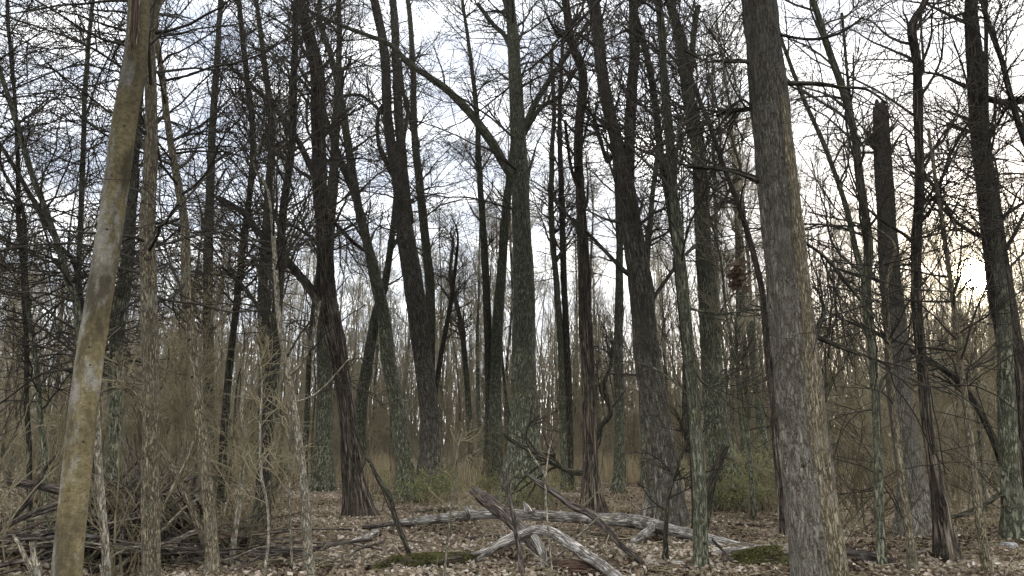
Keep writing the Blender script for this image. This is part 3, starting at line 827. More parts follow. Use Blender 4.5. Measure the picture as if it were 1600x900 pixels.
hero('bare_tree', 'big dark ridged trunk beside the low sun', 'shag',
     [(1622, 880, 50), (1605, 720, 43), (1590, 600, 41), (1576, 520, 41), (1566, 470, 43), (1555, 400, 39), (1541, 290, 33), (1531, 200, 30), (1524, 100, 27), (1517, 0, 20)], dist=13.0, H=15,
     limbs=[[(1530, 208, 8), (1510, 193, 7), (1500, 176, 7)], [(1512, 194, 5), (1490, 240, 5), (1482, 280, 4), (1470, 330, 3)], [(1530, 150, 13), (1570, 160, 11), (1610, 155, 10)]],
     cr=(4, 26, 300, 1000, 3.0), k=36, n=150, ridge=0.02, rfreq=9, rstretch=0.06)
hero('bare_tree', 'pale grey trunk leaning behind the big dark ridged trunk', 'green',
     [(1585, 848, 36), (1577, 700, 32), (1570, 560, 28), (1565, 470, 22), (1558, 380, 16), (1550, 290, 12), (1540, 180, 9)], H=13, cr=(5, 20, 200, 700, 2.6))
hero('bare_tree', 'black slanting stem entering at the edge above the big ridged trunk', 'dark',
     [(1668, 930, 18), (1650, 500, 14), (1630, 300, 12), (1600, 215, 11), (1580, 155, 10), (1565, 90, 9), (1535, 0, 8)], dist=11.5, H=10.5, cr=(4, 20, 200, 700, 2.6))
hero('sapling', 'tan sapling leaning out from the leaf strewn corner', 'flaky',
     [(1546, 905, 16), (1530, 810, 15), (1520, 740, 14), (1505, 600, 11), (1490, 480, 9), (1470, 330, 7), (1452, 200, 5)], dist=9.6, H=6, cr=(2.2, 14, 80, 200, 2.0), cat='sapling', ridge=0.002)
hero('sapling', 'tan sapling just in front of the reddish shaggy footed trunk', 'flaky',
     [(1430, 905, 15), (1420, 820, 13), (1408, 735, 12), (1395, 600, 9), (1385, 450, 7)], dist=9.7, H=5, cr=(2.0, 12, 70, 170, 1.9), cat='sapling', ridge=0.002)
hero('arching_dead_tree', 'dead stem arching over from the pale leaning trunk towards the snag', 'dark',
     [(1595, 838, 15), (1570, 740, 13), (1540, 665, 12), (1500, 600, 11), (1440, 555, 9), (1380, 525, 7), (1345, 505, 5)], cat='dead tree', cr=(2, 10, 60, 140, 1.6), ridge=0.003)
hero('sapling', 'olive sapling with a dark forked top, in front of the fallen dark log', 'pale',
     [(483, 905, 15), (475, 775, 14), (465, 675, 12), (450, 580, 11), (437, 500, 9), (430, 400, 7), (420, 300, 5)], dist=9.4, H=5.5,
     limbs=[[(452, 588, 8), (475, 560, 6), (490, 520, 5), (500, 470, 4)], [(458, 630, 4), (500, 610, 3), (545, 560, 2)]], cr=(2.2, 14, 80, 200, 2.0), cat='sapling', ridge=0.002)
hero('bare_tree', 'slanting grey stem at the edge, curving into the smooth trunk', 'green',
     [(140, 810, 15), (122, 500, 12), (105, 435, 11), (75, 340, 10), (50, 270, 10), (30, 200, 10), (0, 110, 9), (-30, 20, 8)], dist=11, H=9, cr=(2.2, 34, 320, 1100, 3.0, LEFT), twig='twig')
hero('bare_tree', 'thinner slanting stem below the slanting grey one at the edge', 'dark',
     [(155, 815, 12), (125, 450, 9), (90, 380, 8), (45, 300, 8), (0, 225, 7)], dist=12, H=8, cr=(2.4, 26, 260, 900, 2.6, LEFT))
hero('bare_tree', 'upright thin pole just left of the smooth trunk', 'green',
     [(122, 780, 11), (122, 435, 9), (125, 350, 9), (130, 225, 8), (135, 125, 8), (146, 0, 6)], dist=15, H=12, cr=(2.6, 34, 300, 1000, 2.8, LEFT))
hero('bare_tree', 'leftmost thin dark pole of the wood', 'dark',
     [(46, 800, 10), (38, 450, 8), (30, 350, 8), (25, 175, 7), (12, 0, 6)], dist=13.5, H=11, cr=(2.4, 34, 320, 1100, 2.8, LEFT))
hero('sapling', 'grey green sapling amid the thicket near the cut log end', 'green',
     [(74, 805, 10), (60, 600, 9), (50, 520, 9), (40, 440, 8), (36, 330, 7)], dist=13, H=8, cr=(1.6, 26, 260, 900, 2.4, LEFT), cat='sapling')
hero('leaning_pole', 'leaning dead pole propped across the flaky trunk', 'flaky',
     [(322, 850, 11), (285, 760, 10), (255, 700, 9), (225, 640, 9), (200, 595, 8), (178, 550, 6)], dist=9.4, limbs=[[(208, 612, 6), (190, 605, 5), (168, 612, 4), (160, 622, 3)], [(225, 640, 4), (245, 590, 3), (240, 520, 2)]], cr=(1.6, 6, 70, 240, 1.0), cat='dead tree', ridge=0.002, twig='twigtan')
hero('bare_tree', 'wavy thin stem in the gap between the twin stemmed and paired trunks', 'green',
     [(738, 752, 11), (730, 600, 9), (722, 520, 8), (712, 470, 7), (703, 430, 6), (708, 380, 4)], dist=31, H=11, cr=(5, 14, 140, 500, 2.6))
hero('bare_tree', 'short slanting stem leaning across beside the twin stemmed trunk', 'dark',
     [(676, 640, 8), (690, 550, 8), (703, 480, 7), (712, 410, 5)], dist=27, H=10, cr=(5, 12, 120, 400, 2.4))
hero('bare_tree', 'slender grey trunk between the winding trunk and the massive dark one', 'green',
     [(967, 800, 17), (968, 650, 15), (966, 520, 14), (968, 420, 12), (965, 300, 9), (955, 200, 6)], dist=25, H=16, cr=(7, 18, 180, 600, 3.0))
hero('bare_tree', 'dim grey trunk seen just behind the massive dark trunk', 'green',
     [(1012, 797, 15), (1008, 700, 14), (1005, 600, 13), (1008, 450, 11), (1020, 300, 8)], dist=27, H=16, cr=(8, 16, 160, 500, 3.0))
hero('bare_tree', 'faint slim trunk in the gap before the big near trunk', 'green',
     [(1163, 762, 14), (1165, 600, 12), (1155, 450, 10), (1150, 300, 7), (1140, 180, 5)], dist=32, H=18, cr=(7, 18, 180, 600, 3.2))
hero('dead_stub', 'charred looking leaning stub with a broken top beside the broad grey trunk', 'dark',
     [(1100, 815, 17), (1108, 765, 16), (1118, 735, 14), (1131, 703, 12)], dist=14, broken=True, k=18, n=40, ridge=0.014, cat='dead tree', flare=0.1)
hero('sapling', 'black crooked sapling stem in front of the pale log, near the massive trunk', 'dark',
     [(1040, 895, 9), (1041, 800, 8), (1045, 770, 7), (1058, 730, 6), (1072, 690, 5), (1085, 650, 3)], dist=10.3, cr=(0.6, 10, 80, 220, 0.9), cat='sapling', ridge=0.002)
hero('sapling', 'dark thin stem rising through the crossed logs', 'deadbark',
     [(818, 905, 8), (811, 860, 8), (805, 824, 7), (800, 795, 7), (792, 755, 6), (794, 730, 5), (801, 718, 4)], dist=9.7, limbs=[[(792, 757, 4), (784, 735, 3), (778, 700, 2)]], cat='sapling', ridge=0.002, wob=0.0)
hero('sapling', 'pale thin whip forking in front of the mossy log', 'pale',
     [(694, 905, 4.5), (702, 820, 4), (706, 780, 4), (712, 745, 4), (733, 715, 3), (752, 700, 2)], dist=9.4, limbs=[[(712, 746, 3), (716, 710, 3), (726, 670, 2)]], cat='sapling', k=10, ridge=0, twig='twigtan', cr=(0.5, 5, 20, 50, 0.7))
hero('sapling', 'pale Y shaped whip in front of the long pale log', 'pale',
     [(864, 905, 4), (858, 840, 3.5), (854, 790, 3.5), (852, 745, 3), (838, 720, 2.5), (826, 700, 2)], dist=9.2, limbs=[[(852, 746, 3), (858, 722, 2.5), (867, 690, 2)]], cat='sapling', k=10, ridge=0, twig='twigtan')
hero('sapling', 'pale thin whip curving beside the olive sapling', 'pale',
     [(412, 905, 5), (420, 840, 5), (418, 790, 4.5), (408, 740, 4.5), (406, 680, 4), (408, 600, 3), (402, 540, 2)], dist=9.2, cat='sapling', k=10, ridge=0, twig='twigtan', cr=(0.6, 7, 40, 100, 0.9))
hero('sapling', 'straight thin whip between two saplings above the dark log', 'pale',
     [(455, 905, 4.5), (456, 830, 4), (452, 770, 4), (453, 700, 3.5), (450, 620, 3)], dist=9.8, cat='sapling', k=10, ridge=0, twig='twigtan', cr=(0.6, 7, 40, 100, 0.9))
hero('sapling', 'grey wavy sapling near the red barked log end', 'pale',
     [(362, 905, 10), (366, 840, 9), (372, 790, 8), (377, 735, 7), (385, 690, 6), (378, 640, 5), (390, 560, 4)], dist=10.2, cat='sapling', ridge=0.002, twig='twigtan', cr=(0.8, 12, 100, 300, 1.2))

# ------------------------------------------------------------------ fallen wood
LOGS = []


def fallen(name, label, mat, pts, cat, Y=None, k=18, n=70, ridge=0.008, lump=0.1, stubs=(), broken=True, wob=0.05, group=None, twigs=0, twig='twigtan', rstretch=0.14):
    """fallen stem traced in the picture; without Y it lies on the ground, with Y (one or one per point) it is propped up"""
    global _seed
    _seed += 1
    P, R = [], []
    for i, (px, py, wd) in enumerate(pts):
        y = (ground_dist(px, min(py + wd * 0.5, 1200)) if Y is None else (Y[i] if isinstance(Y, (list, tuple)) else Y))
        p, m = at(px, py, y)
        r = wd * 0.5 * m
        if Y is None:
            p[2] = float(ground_z(p[0], p[1])) + r * 0.85
        P.append(p); R.append(r)
    P = np.array(P); R = np.array(R)
    base = P[np.argmin(P[:, 2])].copy()
    LOGS.append(resample(P, R, 40))
    me, Pc, Rc = stem_mesh(name, P - base, R, k=k, n=n, seed=_seed, ridge=ridge, rfreq=11, rstretch=rstretch, lump=lump, broken=broken, broken_base=broken, wob=wob)
    if not stubs and not twigs:
        o = obj(name, me, M[mat]); o.location = base
        return tag(o, label, cat, group), base, Pc, Rc
    e = thing(name, label, cat, base, group)
    obj('stem', me, M[mat], e)
    for j, sb in enumerate(stubs):
        SPp, SR = [], []
        for px, py, wd, y in sb:
            p, m = at(px, py, y); SPp.append(p - base); SR.append(wd * 0.5 * m)
        me2, _, _ = stem_mesh('side_branch', SPp, SR, k=10, n=24, seed=_seed * 3 + j, ridge=ridge * 0.5, lump=0.1, broken=True, wob=0.04)
        obj('side_branch', me2, M[mat], e)
    if twigs:
        rg = np.random.default_rng(_seed)
        pp, rr = resample(Pc, Rc, 24)
        b = grow(rg, pp[None], rr[None], twigs, (0.2, 1), (0.3, 1.0), 6, (0.5, 1.3), 0.1, 0.2, 0.5, 0.012, 0.004)
        c = grow(rg, b[0], b[1], twigs * 3, (0.2, 1), (0.15, 0.45), 4, (0.4, 1.1), 0.05, 0.2, 0.6, 0.006, 0.003)
        V, Q = join([tubes(b[0], b[1], 4), tubes(c[0], c[1], 3)])
        obj('twigs', mk_mesh('twigs', V, Q), M[twig], e)['kind'] = 'stuff'
    return e, base, Pc, Rc


fallen('fallen_log', 'long pale barkless log lying right across the clearing', 'deadwood',
       [(560, 829, 7), (610, 820, 10), (655, 814, 13), (720, 807, 14), (785, 803, 15), (850, 805, 16), (925, 810, 17), (990, 815, 20), (1035, 826, 20), (1075, 833, 16), (1120, 846, 16), (1165, 856, 15), (1240, 864, 15)], 'log',
       Y=[14.0, 14.2, 14.3, 14.2, 14.0, 13.8, 13.5, 13.2, 12.8, 12.4, 12.0, 11.7, 11.4], k=30, n=170, ridge=0.012, lump=0.13,
       stubs=[[(732, 806, 10, 14.1), (731, 799, 9, 14.0), (729, 795, 6, 14.0)], [(825, 800, 14, 13.8), (823, 793, 10, 13.8), (820, 788, 5, 13.8)],
              [(1020, 822, 14, 12.9), (1005, 836, 13, 12.4), (990, 848, 12, 12.0), (980, 868, 10, 11.6)], [(1085, 838, 12, 12.3), (1120, 852, 11, 11.6), (1155, 866, 9, 11.2), (1175, 880, 6, 10.8)]])
fallen('fallen_branch', 'pale weathered branch lying below the far end of the long log', 'deadwood',
       [(515, 862, 6), (545, 850, 9), (575, 838, 11), (602, 825, 11), (635, 818, 8)], 'branch', k=14, n=50)
fallen('fallen_log', 'dark bark covered log crossing the far end of the long pale log', 'deadbark',
       [(568, 824, 8), (585, 823, 9), (610, 821, 8), (645, 822, 6)], 'log', Y=13.4, k=12, n=40)
fallen('arched_log', 'arched dead trunk, white on top, straddling the clearing', 'deadwood',
       [(738, 866, 5), (762, 861, 9), (785, 850, 16), (815, 838, 19), (838, 829, 16), (858, 830, 15), (885, 845, 18), (915, 867, 18), (945, 888, 17), (975, 912, 16)], 'log',
       Y=[10.7, 10.6, 10.5, 10.4, 10.3, 10.2, 10.0, 9.7, 9.4, 9.1], k=28, n=120, ridge=0.014, lump=0.13,
       stubs=[[(770, 858, 10, 10.5), (752, 872, 8, 10.6), (745, 876, 4, 10.7)], [(835, 836, 14, 10.3), (848, 865, 13, 10.2), (852, 905, 12, 10.1)]])
fallen('broken_log', 'dark splintered log end jutting up over the long pale log', 'deadbark',
       [(742, 768, 14), (755, 778, 20), (785, 800, 21), (805, 818, 22), (830, 842, 20), (850, 868, 16)], 'log', Y=[12.0, 12.0, 11.8, 11.6, 11.3, 11.0], k=22, n=70, ridge=0.016)
fallen('leaning_dead_branch', 'grey twisted dead branch slanting down across the long pale log', 'deadbark',
       [(824, 741, 6), (845, 757, 9), (868, 771, 10), (895, 790, 11), (918, 799, 12), (940, 818, 10), (965, 848, 9), (1000, 878, 9), (1008, 900, 8)], 'branch', Y=[11.6, 11.5, 11.4, 11.2, 11.1, 10.9, 10.5, 10.1, 9.8], k=16, n=80, twigs=8, twig='twigtan')
fallen('leaning_dead_branch', 'thin black stick leaning from the shaggy trunk down to the leaves', 'dark',
       [(552, 668, 4), (570, 710, 6), (590, 750, 7), (607, 775, 8), (620, 815, 8), (642, 868, 8)], 'branch', Y=[11.6, 11.5, 11.4, 11.3, 11.2, 11.0], k=12, n=60, twigs=5, twig='twig')
fallen('fallen_log', 'dark fallen log running from the brush pile along the foreground', 'deadbark',
       [(345, 836, 17), (400, 851, 17), (440, 862, 16), (475, 873, 16), (550, 888, 18), (620, 897, 14), (680, 910, 8)], 'log', Y=[11.6, 11.2, 10.9, 10.6, 10.2, 9.9, 9.6], k=22, n=110, ridge=0.012, twigs=16, twig='twigtan')
fallen('fallen_log', 'reddish rotting log poking out of the brush pile', 'redwood',
       [(165, 788, 15), (210, 798, 16), (255, 810, 17), (310, 827, 18), (352, 838, 14)], 'log', Y=[11.6, 11.4, 11.2, 11.0, 10.9], k=22, n=80, ridge=0.014)
fallen('fallen_log', 'dark log with a pale sawn looking end propped in the thicket', 'deadbark',
       [(13, 752, 10), (30, 754, 12), (50, 757, 12), (90, 769, 13), (150, 788, 14)], 'log', Y=[10.4, 10.4, 10.4, 10.5, 10.7], k=18, n=60, broken=False, lump=0.06)
fallen('leaning_dead_branch', 'bent grey branch propping up the pale ended log', 'deadbark', [(-10, 828, 8), (20, 806, 9), (38, 785, 9), (50, 766, 8), (66, 735, 6), (82, 715, 4)], 'branch', Y=10.2, k=12, n=40)
fallen('leaning_dead_branch', 'long grey split branch below the pale ended log', 'deadbark', [(-10, 832, 8), (25, 814, 9), (60, 797, 8), (88, 787, 7)], 'branch', Y=9.8, k=12, n=40)
moss_a = fallen('mossy_log', 'low rotten log padded with yellow green moss', 'mossy',
       [(582, 888, 14), (620, 880, 22), (665, 876, 24), (710, 874, 22), (745, 868, 14), (770, 868, 8)], 'log', k=26, n=80, ridge=0.02, lump=0.25)
moss_b = fallen('mossy_log', 'fat mossy rotting trunk at the foot of the biggest near trunk', 'mossy',
       [(1100, 896, 26), (1135, 893, 38), (1170, 888, 50), (1215, 885, 54), (1270, 886, 52)], 'log', Y=[10.2, 10.15, 10.1, 10.0, 9.9], k=30, n=80, ridge=0.025, lump=0.2)
fallen('fallen_branch', 'white barkless branch on top of the fat mossy trunk', 'deadwood',
       [(1092, 868, 7), (1130, 862, 10), (1165, 857, 9), (1200, 861, 13), (1245, 862, 14)], 'branch', Y=[10.6, 10.5, 10.4, 10.3, 10.2], k=14, n=50,
       stubs=[[(1178, 856, 9, 10.35), (1174, 875, 7, 10.1), (1166, 900, 5, 9.9)]])
fallen('fallen_branch', 'pale branch lying flat at the bottom edge below the mossy log', 'deadwood', [(640, 900, 8), (690, 898, 9), (740, 899, 8), (800, 904, 7)], 'branch', k=12, n=40)
fallen('fallen_log', 'pale ended log lying behind the slim mossy trunk', 'deadbark', [(1300, 862, 24), (1330, 868, 23), (1360, 872, 22), (1400, 880, 18)], 'log', k=20, n=50, broken=False)
fallen('fallen_branch', 'dark dead branch raised above the leaves near the pale stone', 'dark', [(1440, 815, 5), (1485, 808, 6), (1520, 798, 8), (1545, 784, 8), (1568, 770, 7)], 'branch', Y=12.5, k=12, n=40, twigs=8)
fallen('fallen_branch', 'low pale branch under the greenish slim trunk', 'deadwood', [(1000, 884, 8), (1040, 880, 10), (1080, 882, 11), (1125, 880, 9)], 'branch', k=12, n=40)
fallen('fallen_branch', 'short forked pale stick between pale log and greenish trunk', 'deadwood', [(1056, 848, 4), (1068, 856, 5), (1080, 862, 4)], 'branch', k=10, n=20)
fallen('fallen_log', 'dark rotten chunk under the arched white trunk', 'redwood', [(872, 884, 16), (900, 886, 22), (930, 889, 20)], 'log', k=18, n=40, ridge=0.02, lump=0.2)
fallen('fallen_branch', 'thin grey branch slanting beside the arched white trunk', 'deadbark', [(905, 852, 5), (950, 866, 6), (1000, 872, 5), (1050, 878, 4)], 'branch', k=10, n=40, twigs=6)
fallen('leaning_dead_branch', 'thin pale snag stick standing in the near thicket corner', 'pale', [(22, 838, 4), (34, 860, 6), (50, 895, 7), (60, 920, 7)], 'branch', Y=8.6, k=10, n=30)
fallen('leaning_dead_branch', 'speckled stub beside the pale snag stick', 'pale', [(50, 850, 7), (55, 880, 9), (64, 915, 10)], 'branch', Y=8.5, k=10, n=30)

def moss_on(res, n, seed):
    """short moss tufts standing on the upper side of a fallen trunk"""
    e, base, Pc, Rc = res
    rg = np.random.default_rng(seed)
    pp, rr = resample(Pc, Rc, 60)
    i = rg.integers(1, 59, n)
    ax = unit(pp[i + 1 - 1 + (i < 59)] - pp[i - 1])
    up = np.array([0, 0, 1.0]); sd = unit(np.cross(ax, up)); u2 = np.cross(sd, ax)
    a = rg.normal(0, 0.62, n)
    nrm = unit(u2 * np.cos(a)[:, None] + sd * np.sin(a)[:, None])
    q_ = pp[i] + ax * rg.uniform(-0.03, 0.03, n)[:, None] + nrm * (rr[i] * 1.02)[:, None]
    keep = vnoise(q_ * np.array([5, 5, 5]) + seed) > 0.52
    q_, nrm = q_[keep], nrm[keep]
    m_ = len(q_)
    V, T = leaf_cards(q_, unit(nrm + rg.normal(0, 0.7, (m_, 3))), rg.uniform(0.015, 0.045, m_), rg, 0.5, 0.6)
    o = obj('moss', mk_mesh('moss', V, np.zeros((0, 4)), T, color=np.repeat(rg.random(m_), 4), smooth=False), M['moss'], e)
    o['kind'] = 'stuff'
    if e.type != 'EMPTY': o.location = (0, 0, 0)


M['moss'] = tint_mat('yellow_green_moss', [(0, (0.055, 0.05, 0.02)), (0.5, (0.14, 0.135, 0.045)), (1.0, (0.27, 0.25, 0.10))], 0.3)
moss_on(moss_a, 5000, 31)
moss_on(moss_b, 5000, 32)
# leaves drifted against logs and trunk feet
rg = np.random.default_rng(33)
acc = []
for P_, R_ in LOGS:
    i = rg.integers(0, len(P_), 110)
    off = rg.normal(0, 1, (110, 2)) * (R_[i] * 1.5 + 0.05)[:, None]
    x_, y_ = P_[i, 0] + off[:, 0], P_[i, 1] + off[:, 1]
    gz_ = ground_z(x_, y_)
    near = np.linalg.norm(off, axis=1) < R_[i] * 0.8
    onlog = near & (rg.random(110) < 0.3)
    z_ = np.where(onlog, P_[i, 2] + R_[i] * 1.0, gz_ + rg.uniform(0.01, 0.09, 110))
    acc.append(np.column_stack([x_, y_, z_]))
for o_ in list(coll.objects):
    if o_.type == 'EMPTY' and o_.parent is None and o_.location.y < 26:
        a = rg.uniform(0, 6.283, 90); r_ = 0.12 + np.abs(rg.normal(0, 0.22, 90))
        x_, y_ = o_.location.x + np.cos(a) * r_, o_.location.y + np.sin(a) * r_
        acc.append(np.column_stack([x_, y_, ground_z(x_, y_) + rg.uniform(0.01, 0.10, 90) * np.exp(-r_ * 1.5)]))
acc = np.vstack(acc)
n = len(acc)
V, T = leaf_cards(acc, unit(np.column_stack([rg.normal(0, 0.5, n), rg.normal(0, 0.5, n), np.ones(n)])), rg.uniform(0.04, 0.11, n), rg)
tag(obj('drifted_leaves', mk_mesh('drifted_leaves', V, np.zeros((0, 4)), T, color=np.repeat(rg.beta(1.3, 1.3, n), 4), smooth=False), M['litter']), 'fallen leaves drifted against the logs and trunk feet', 'leaf litter', kind='stuff')

for lb_, mt_, pts_, Y_ in (
        ('thin pale stick crossing up behind the arched white trunk', 'pale', [(866, 876, 3), (900, 843, 3.5), (934, 810, 3)], 10.2),
        ('thin pale stick slanting down under the arched white trunk', 'pale', [(812, 848, 3), (838, 868, 3.5), (863, 888, 3)], 10.0),
        ('thin grey stick leaning on the fat mossy trunk', 'deadbark', [(1113, 843, 3.5), (1150, 884, 4), (1168, 903, 4)], 10.0),
        ('thin grey stick propped against the pale ended log', 'deadbark', [(1316, 867, 4), (1345, 876, 4), (1376, 886, 3)], 10.6),
        ('short pale stick beside the tan sapling near the shaggy footed trunk', 'pale', [(1393, 886, 4), (1406, 874, 4), (1420, 862, 3)], 10.4),
        ('short bleached log behind the reddish shaggy footed trunk', 'deadwood', [(1422, 866, 9), (1455, 863, 9), (1488, 858, 6)], None),
        ('dark crooked stick lying between arched trunk and long log', 'dark', [(860, 838, 4), (905, 834, 6), (950, 838, 6), (990, 846, 4)], None),
        ('grey stick lying in front of the broken splintered log', 'deadbark', [(690, 850, 4), (730, 842, 6), (780, 838, 6), (830, 846, 4)], None),
        ('forked grey stick lying on the open leaves by the black leaning stick', 'deadbark', [(655, 858, 3), (690, 868, 4), (735, 860, 3)], None),
        ('curved brown stick by the mossy log end', 'redwood', [(745, 888, 5), (790, 884, 6), (840, 890, 5)], None),
        ('dark low branch behind the long pale log near the green shrub', 'dark', [(610, 806, 4), (660, 800, 5), (715, 797, 4)], None),
        ('low dark branch behind the massive trunk foot', 'dark', [(1060, 818, 4), (1120, 815, 5), (1190, 822, 4)], None)):
    fallen('fallen_branch', lb_, mt_, pts_, 'branch', Y=Y_, k=10, n=36, wob=0.08, lump=0.15)


# pale flat stone
th = np.linspace(0, 2 * math.pi, 18, endpoint=False)
sy = ground_dist(1577, 858)
sp, sm = at(1577, 858, sy)
rings = []
for z_, r_ in ((-0.03, 0.98), (0.03, 1.0), (0.07, 0.94), (0.095, 0.75), (0.10, 0.0)):
    jit = 1 + 0.13 * (vnoise(np.stack([np.cos(th) * 2, np.sin(th) * 2, th * 0 + z_ * 6], -1)) - 0.5) * 2
    rings.append(np.stack([np.cos(th) * 0.13 * r_ * jit, np.sin(th) * 0.085 * r_ * jit, th * 0 + z_], -1))
V = np.vstack(rings)
ii = np.arange(len(V)).reshape(5, 18)
Q = np.stack([ii[:-1], np.roll(ii[:-1], -1, 1), np.roll(ii[1:], -1, 1), ii[1:]], -1).reshape(-1, 4)
o = obj('stone', mk_mesh('stone', V, Q, attr=V), M['stone'])
o.location = (sp[0], sp[1], float(ground_z(sp[0], sp[1])))
tag(o, 'small pale flat stone on the leaves near the pale leaning trunk', 'stone')


# ------------------------------------------------------------------ brush pile
def stick_mesh(seed):
    rg = np.random.default_rng(seed)
    L = 1.0
    p = np.cumsum(np.vstack([[0, 0, 0], np.column_stack([rg.normal(0, 0.02, 6), rg.normal(0, 0.02, 6), np.full(6, L / 6)])]), axis=0)
    me, _, _ = stem_mesh('stick', p, np.linspace(0.014, 0.006, 7), k=6, n=9, seed=seed, lump=0.1)
    return me


sticks = [stick_mesh(900 + i) for i in range(8)]
for i, me in enumerate(sticks):
    me.materials.append(M['deadbark'] if i % 4 else M['pale'])
pile_c = np.array([-5.35, 10.9])
rg = np.random.default_rng(77)
for i in range(230):
    me = sticks[i % 8]
    if i < 90:                                         # propped against the heap
        a = rg.uniform(0, 2 * math.pi)
        r = rg.uniform(0.5, 1.25)
        b = np.array([pile_c[0] + math.cos(a) * r * 1.15, pile_c[1] + math.sin(a) * r, 0])
        tip = np.array([pile_c[0] + rg.normal(0, 0.45), pile_c[1] + rg.normal(0, 0.25), rg.uniform(0.6, 1.75)])
    else:                                              # thrown flat on and around it
        a = rg.uniform(0, 2 * math.pi)
        c = np.array([pile_c[0] + rg.normal(-0.4, 1.7), pile_c[1] + rg.normal(-0.2, 0.8), rg.uniform(0.03, 0.75)])
        hgt = max(0.05, 0.95 - 0.38 * abs(c[0] - pile_c[0]))
        c[2] = rg.uniform(0.03, hgt)
        d = np.array([math.cos(a), math.sin(a) * 0.7, rg.normal(0, 0.16)]) * rg.uniform(0.4, 1.3)
        b, tip = c - d, c + d
        b[2] = max(b[2], 0.01); tip[2] = max(tip[2], 0.02)
    b[2] += float(ground_z(b[0], b[1]))
    v = tip - b
    o = obj('stick', me, None)
    o.location = b
    o.rotation_mode = 'QUATERNION'
    o.rotation_quaternion = Vector(v).to_track_quat('Z', 'X')
    ln = float(np.linalg.norm(v))
    th_ = rg.uniform(0.8, 2.1) * (2.0 if i % 13 == 0 else 1.0)
    o.scale = (th_, th_, ln)
    if i < 90: tag(o, 'bare stick propped in the heaped brush pile between tan trunk and crooked trunk', 'stick', 'sticks propped in the brush pile')
    else: tag(o, 'bare stick thrown flat on or around the brush pile', 'stick', 'sticks thrown flat on the brush pile')

rg = np.random.default_rng(78)
n = 420
st = np.column_stack([rg.normal(pile_c[0], 0.75, n), rg.normal(pile_c[1], 0.4, n), np.zeros(n)])
st[:, 2] = rg.random(n) * np.maximum(0.15, 1.15 - 0.8 * np.abs(st[:, 0] - pile_c[0]))
seedP = np.stack([st, st + np.column_stack([rg.normal(0, .12, n), rg.normal(0, .12, n), np.full(n, .04)])], 1)
b = grow(rg, seedP, np.full((n, 2), 0.012), 330, (0, 1), (0.5, 1.5), 6, (0.3, 1.5), 0.0, 0.1, 1.0, 0.012, 0.004)
c = grow(rg, b[0], b[1], 600, (0.2, 1), (0.2, 0.5), 4, (0.4, 1.1), 0.0, 0.2, 0.7, 0.006, 0.003)
b[0][..., 2] = np.abs(b[0][..., 2]); c[0][..., 2] = np.abs(c[0][..., 2])
V, Q = join([tubes(b[0], b[1], 4), tubes(c[0], c[1], 3)])
tag(obj('brush_twigs', mk_mesh('brush_twigs', V, Q), M['twigolive']), 'tangle of thin twigs filling the brush pile', 'brush', kind='stuff')

# twigs strewn over the floor
rg = np.random.default_rng(80)
n = 3400
ty = 7 + 17 * rg.random(n) ** 1.3
tx = rg.uniform(-1, 1, n) * (ty * 0.73 + 1)
s0 = np.column_stack([tx, ty, ground_z(tx, ty) + 0.03])
a = rg.uniform(0, 2 * math.pi, n)
ln = rg.uniform(0.15, 0.8, n)
pts = np.stack([s0 + np.column_stack([np.cos(a + bend) * ln * f, np.sin(a + bend) * ln * f, rg.normal(0.02, 0.03, n)]) for f, bend in ((-0.5, 0.1), (-0.17, 0), (0.17, 0), (0.5, -0.15))], 1)
V, Q = tubes(pts, np.outer(rg.uniform(0.005, 0.012, n), [1, 0.9, 0.75, 0.4]), 4)
tag(obj('fallen_twigs', mk_mesh('fallen_twigs', V, Q), M['twigtan']), 'thin fallen twigs strewn among the dead leaves', 'twigs', kind='stuff')


# ------------------------------------------------------------------ the wood behind: copies of a few bare trees, saplings and shrubs
def proto_tree(seed, H, r, t0, nb, nc, nd, L, mat, twig, up=0.35, a1=(0.5, 1.1)):
    rg = np.random.default_rng(seed)
    m = 7
    z = np.linspace(0, H, m)
    lean = rg.normal(0, 0.03, 2)
    p = np.column_stack([lean[0] * z + np.cumsum(rg.normal(0, 0.10, m)) * (z > 0), lean[1] * z + np.cumsum(rg.normal(0, 0.10, m)) * (z > 0), z - 0.05])
    rad = r * (1 - 0.93 * (z / H) ** 0.9) + 0.006
    tr, Pc, Rc = stem_mesh('trunk', p, rad, k=8, n=26, seed=seed, lump=0.07, flare=0.3, wob=0.05)
    pp, rr = resample(Pc, Rc, 24)
    parts = []
    b1 = grow(rg, pp[None], rr[None], nb, (t0, 0.98), (L * 0.5, L), 7, a1, up, 0.14, 0.5, 0.06, 0.009, 0.03)
    b2 = grow(rg, b1[0], b1[1], nc, (0.15, 1), (L * 0.22, L * 0.5), 5, (0.4, 1.0), 0.12, 0.18, 0.6, 0.02, 0.006)
    b3 = grow(rg, b2[0], b2[1], nd, (0.1, 1), (0.3, 0.3 + L * 0.22), 4, (0.4, 1.1), 0.08, 0.2, 0.7, 0.010, 0.0048)
    V, Q = join([tubes(b1[0], b1[1], 4), tubes(b2[0], b2[1], 3), tubes(b3[0], b3[1], 3)])
    cr = mk_mesh('crown', V, Q)
    tr.materials.append(M[mat]); cr.materials.append(M[twig])
    return tr, cr


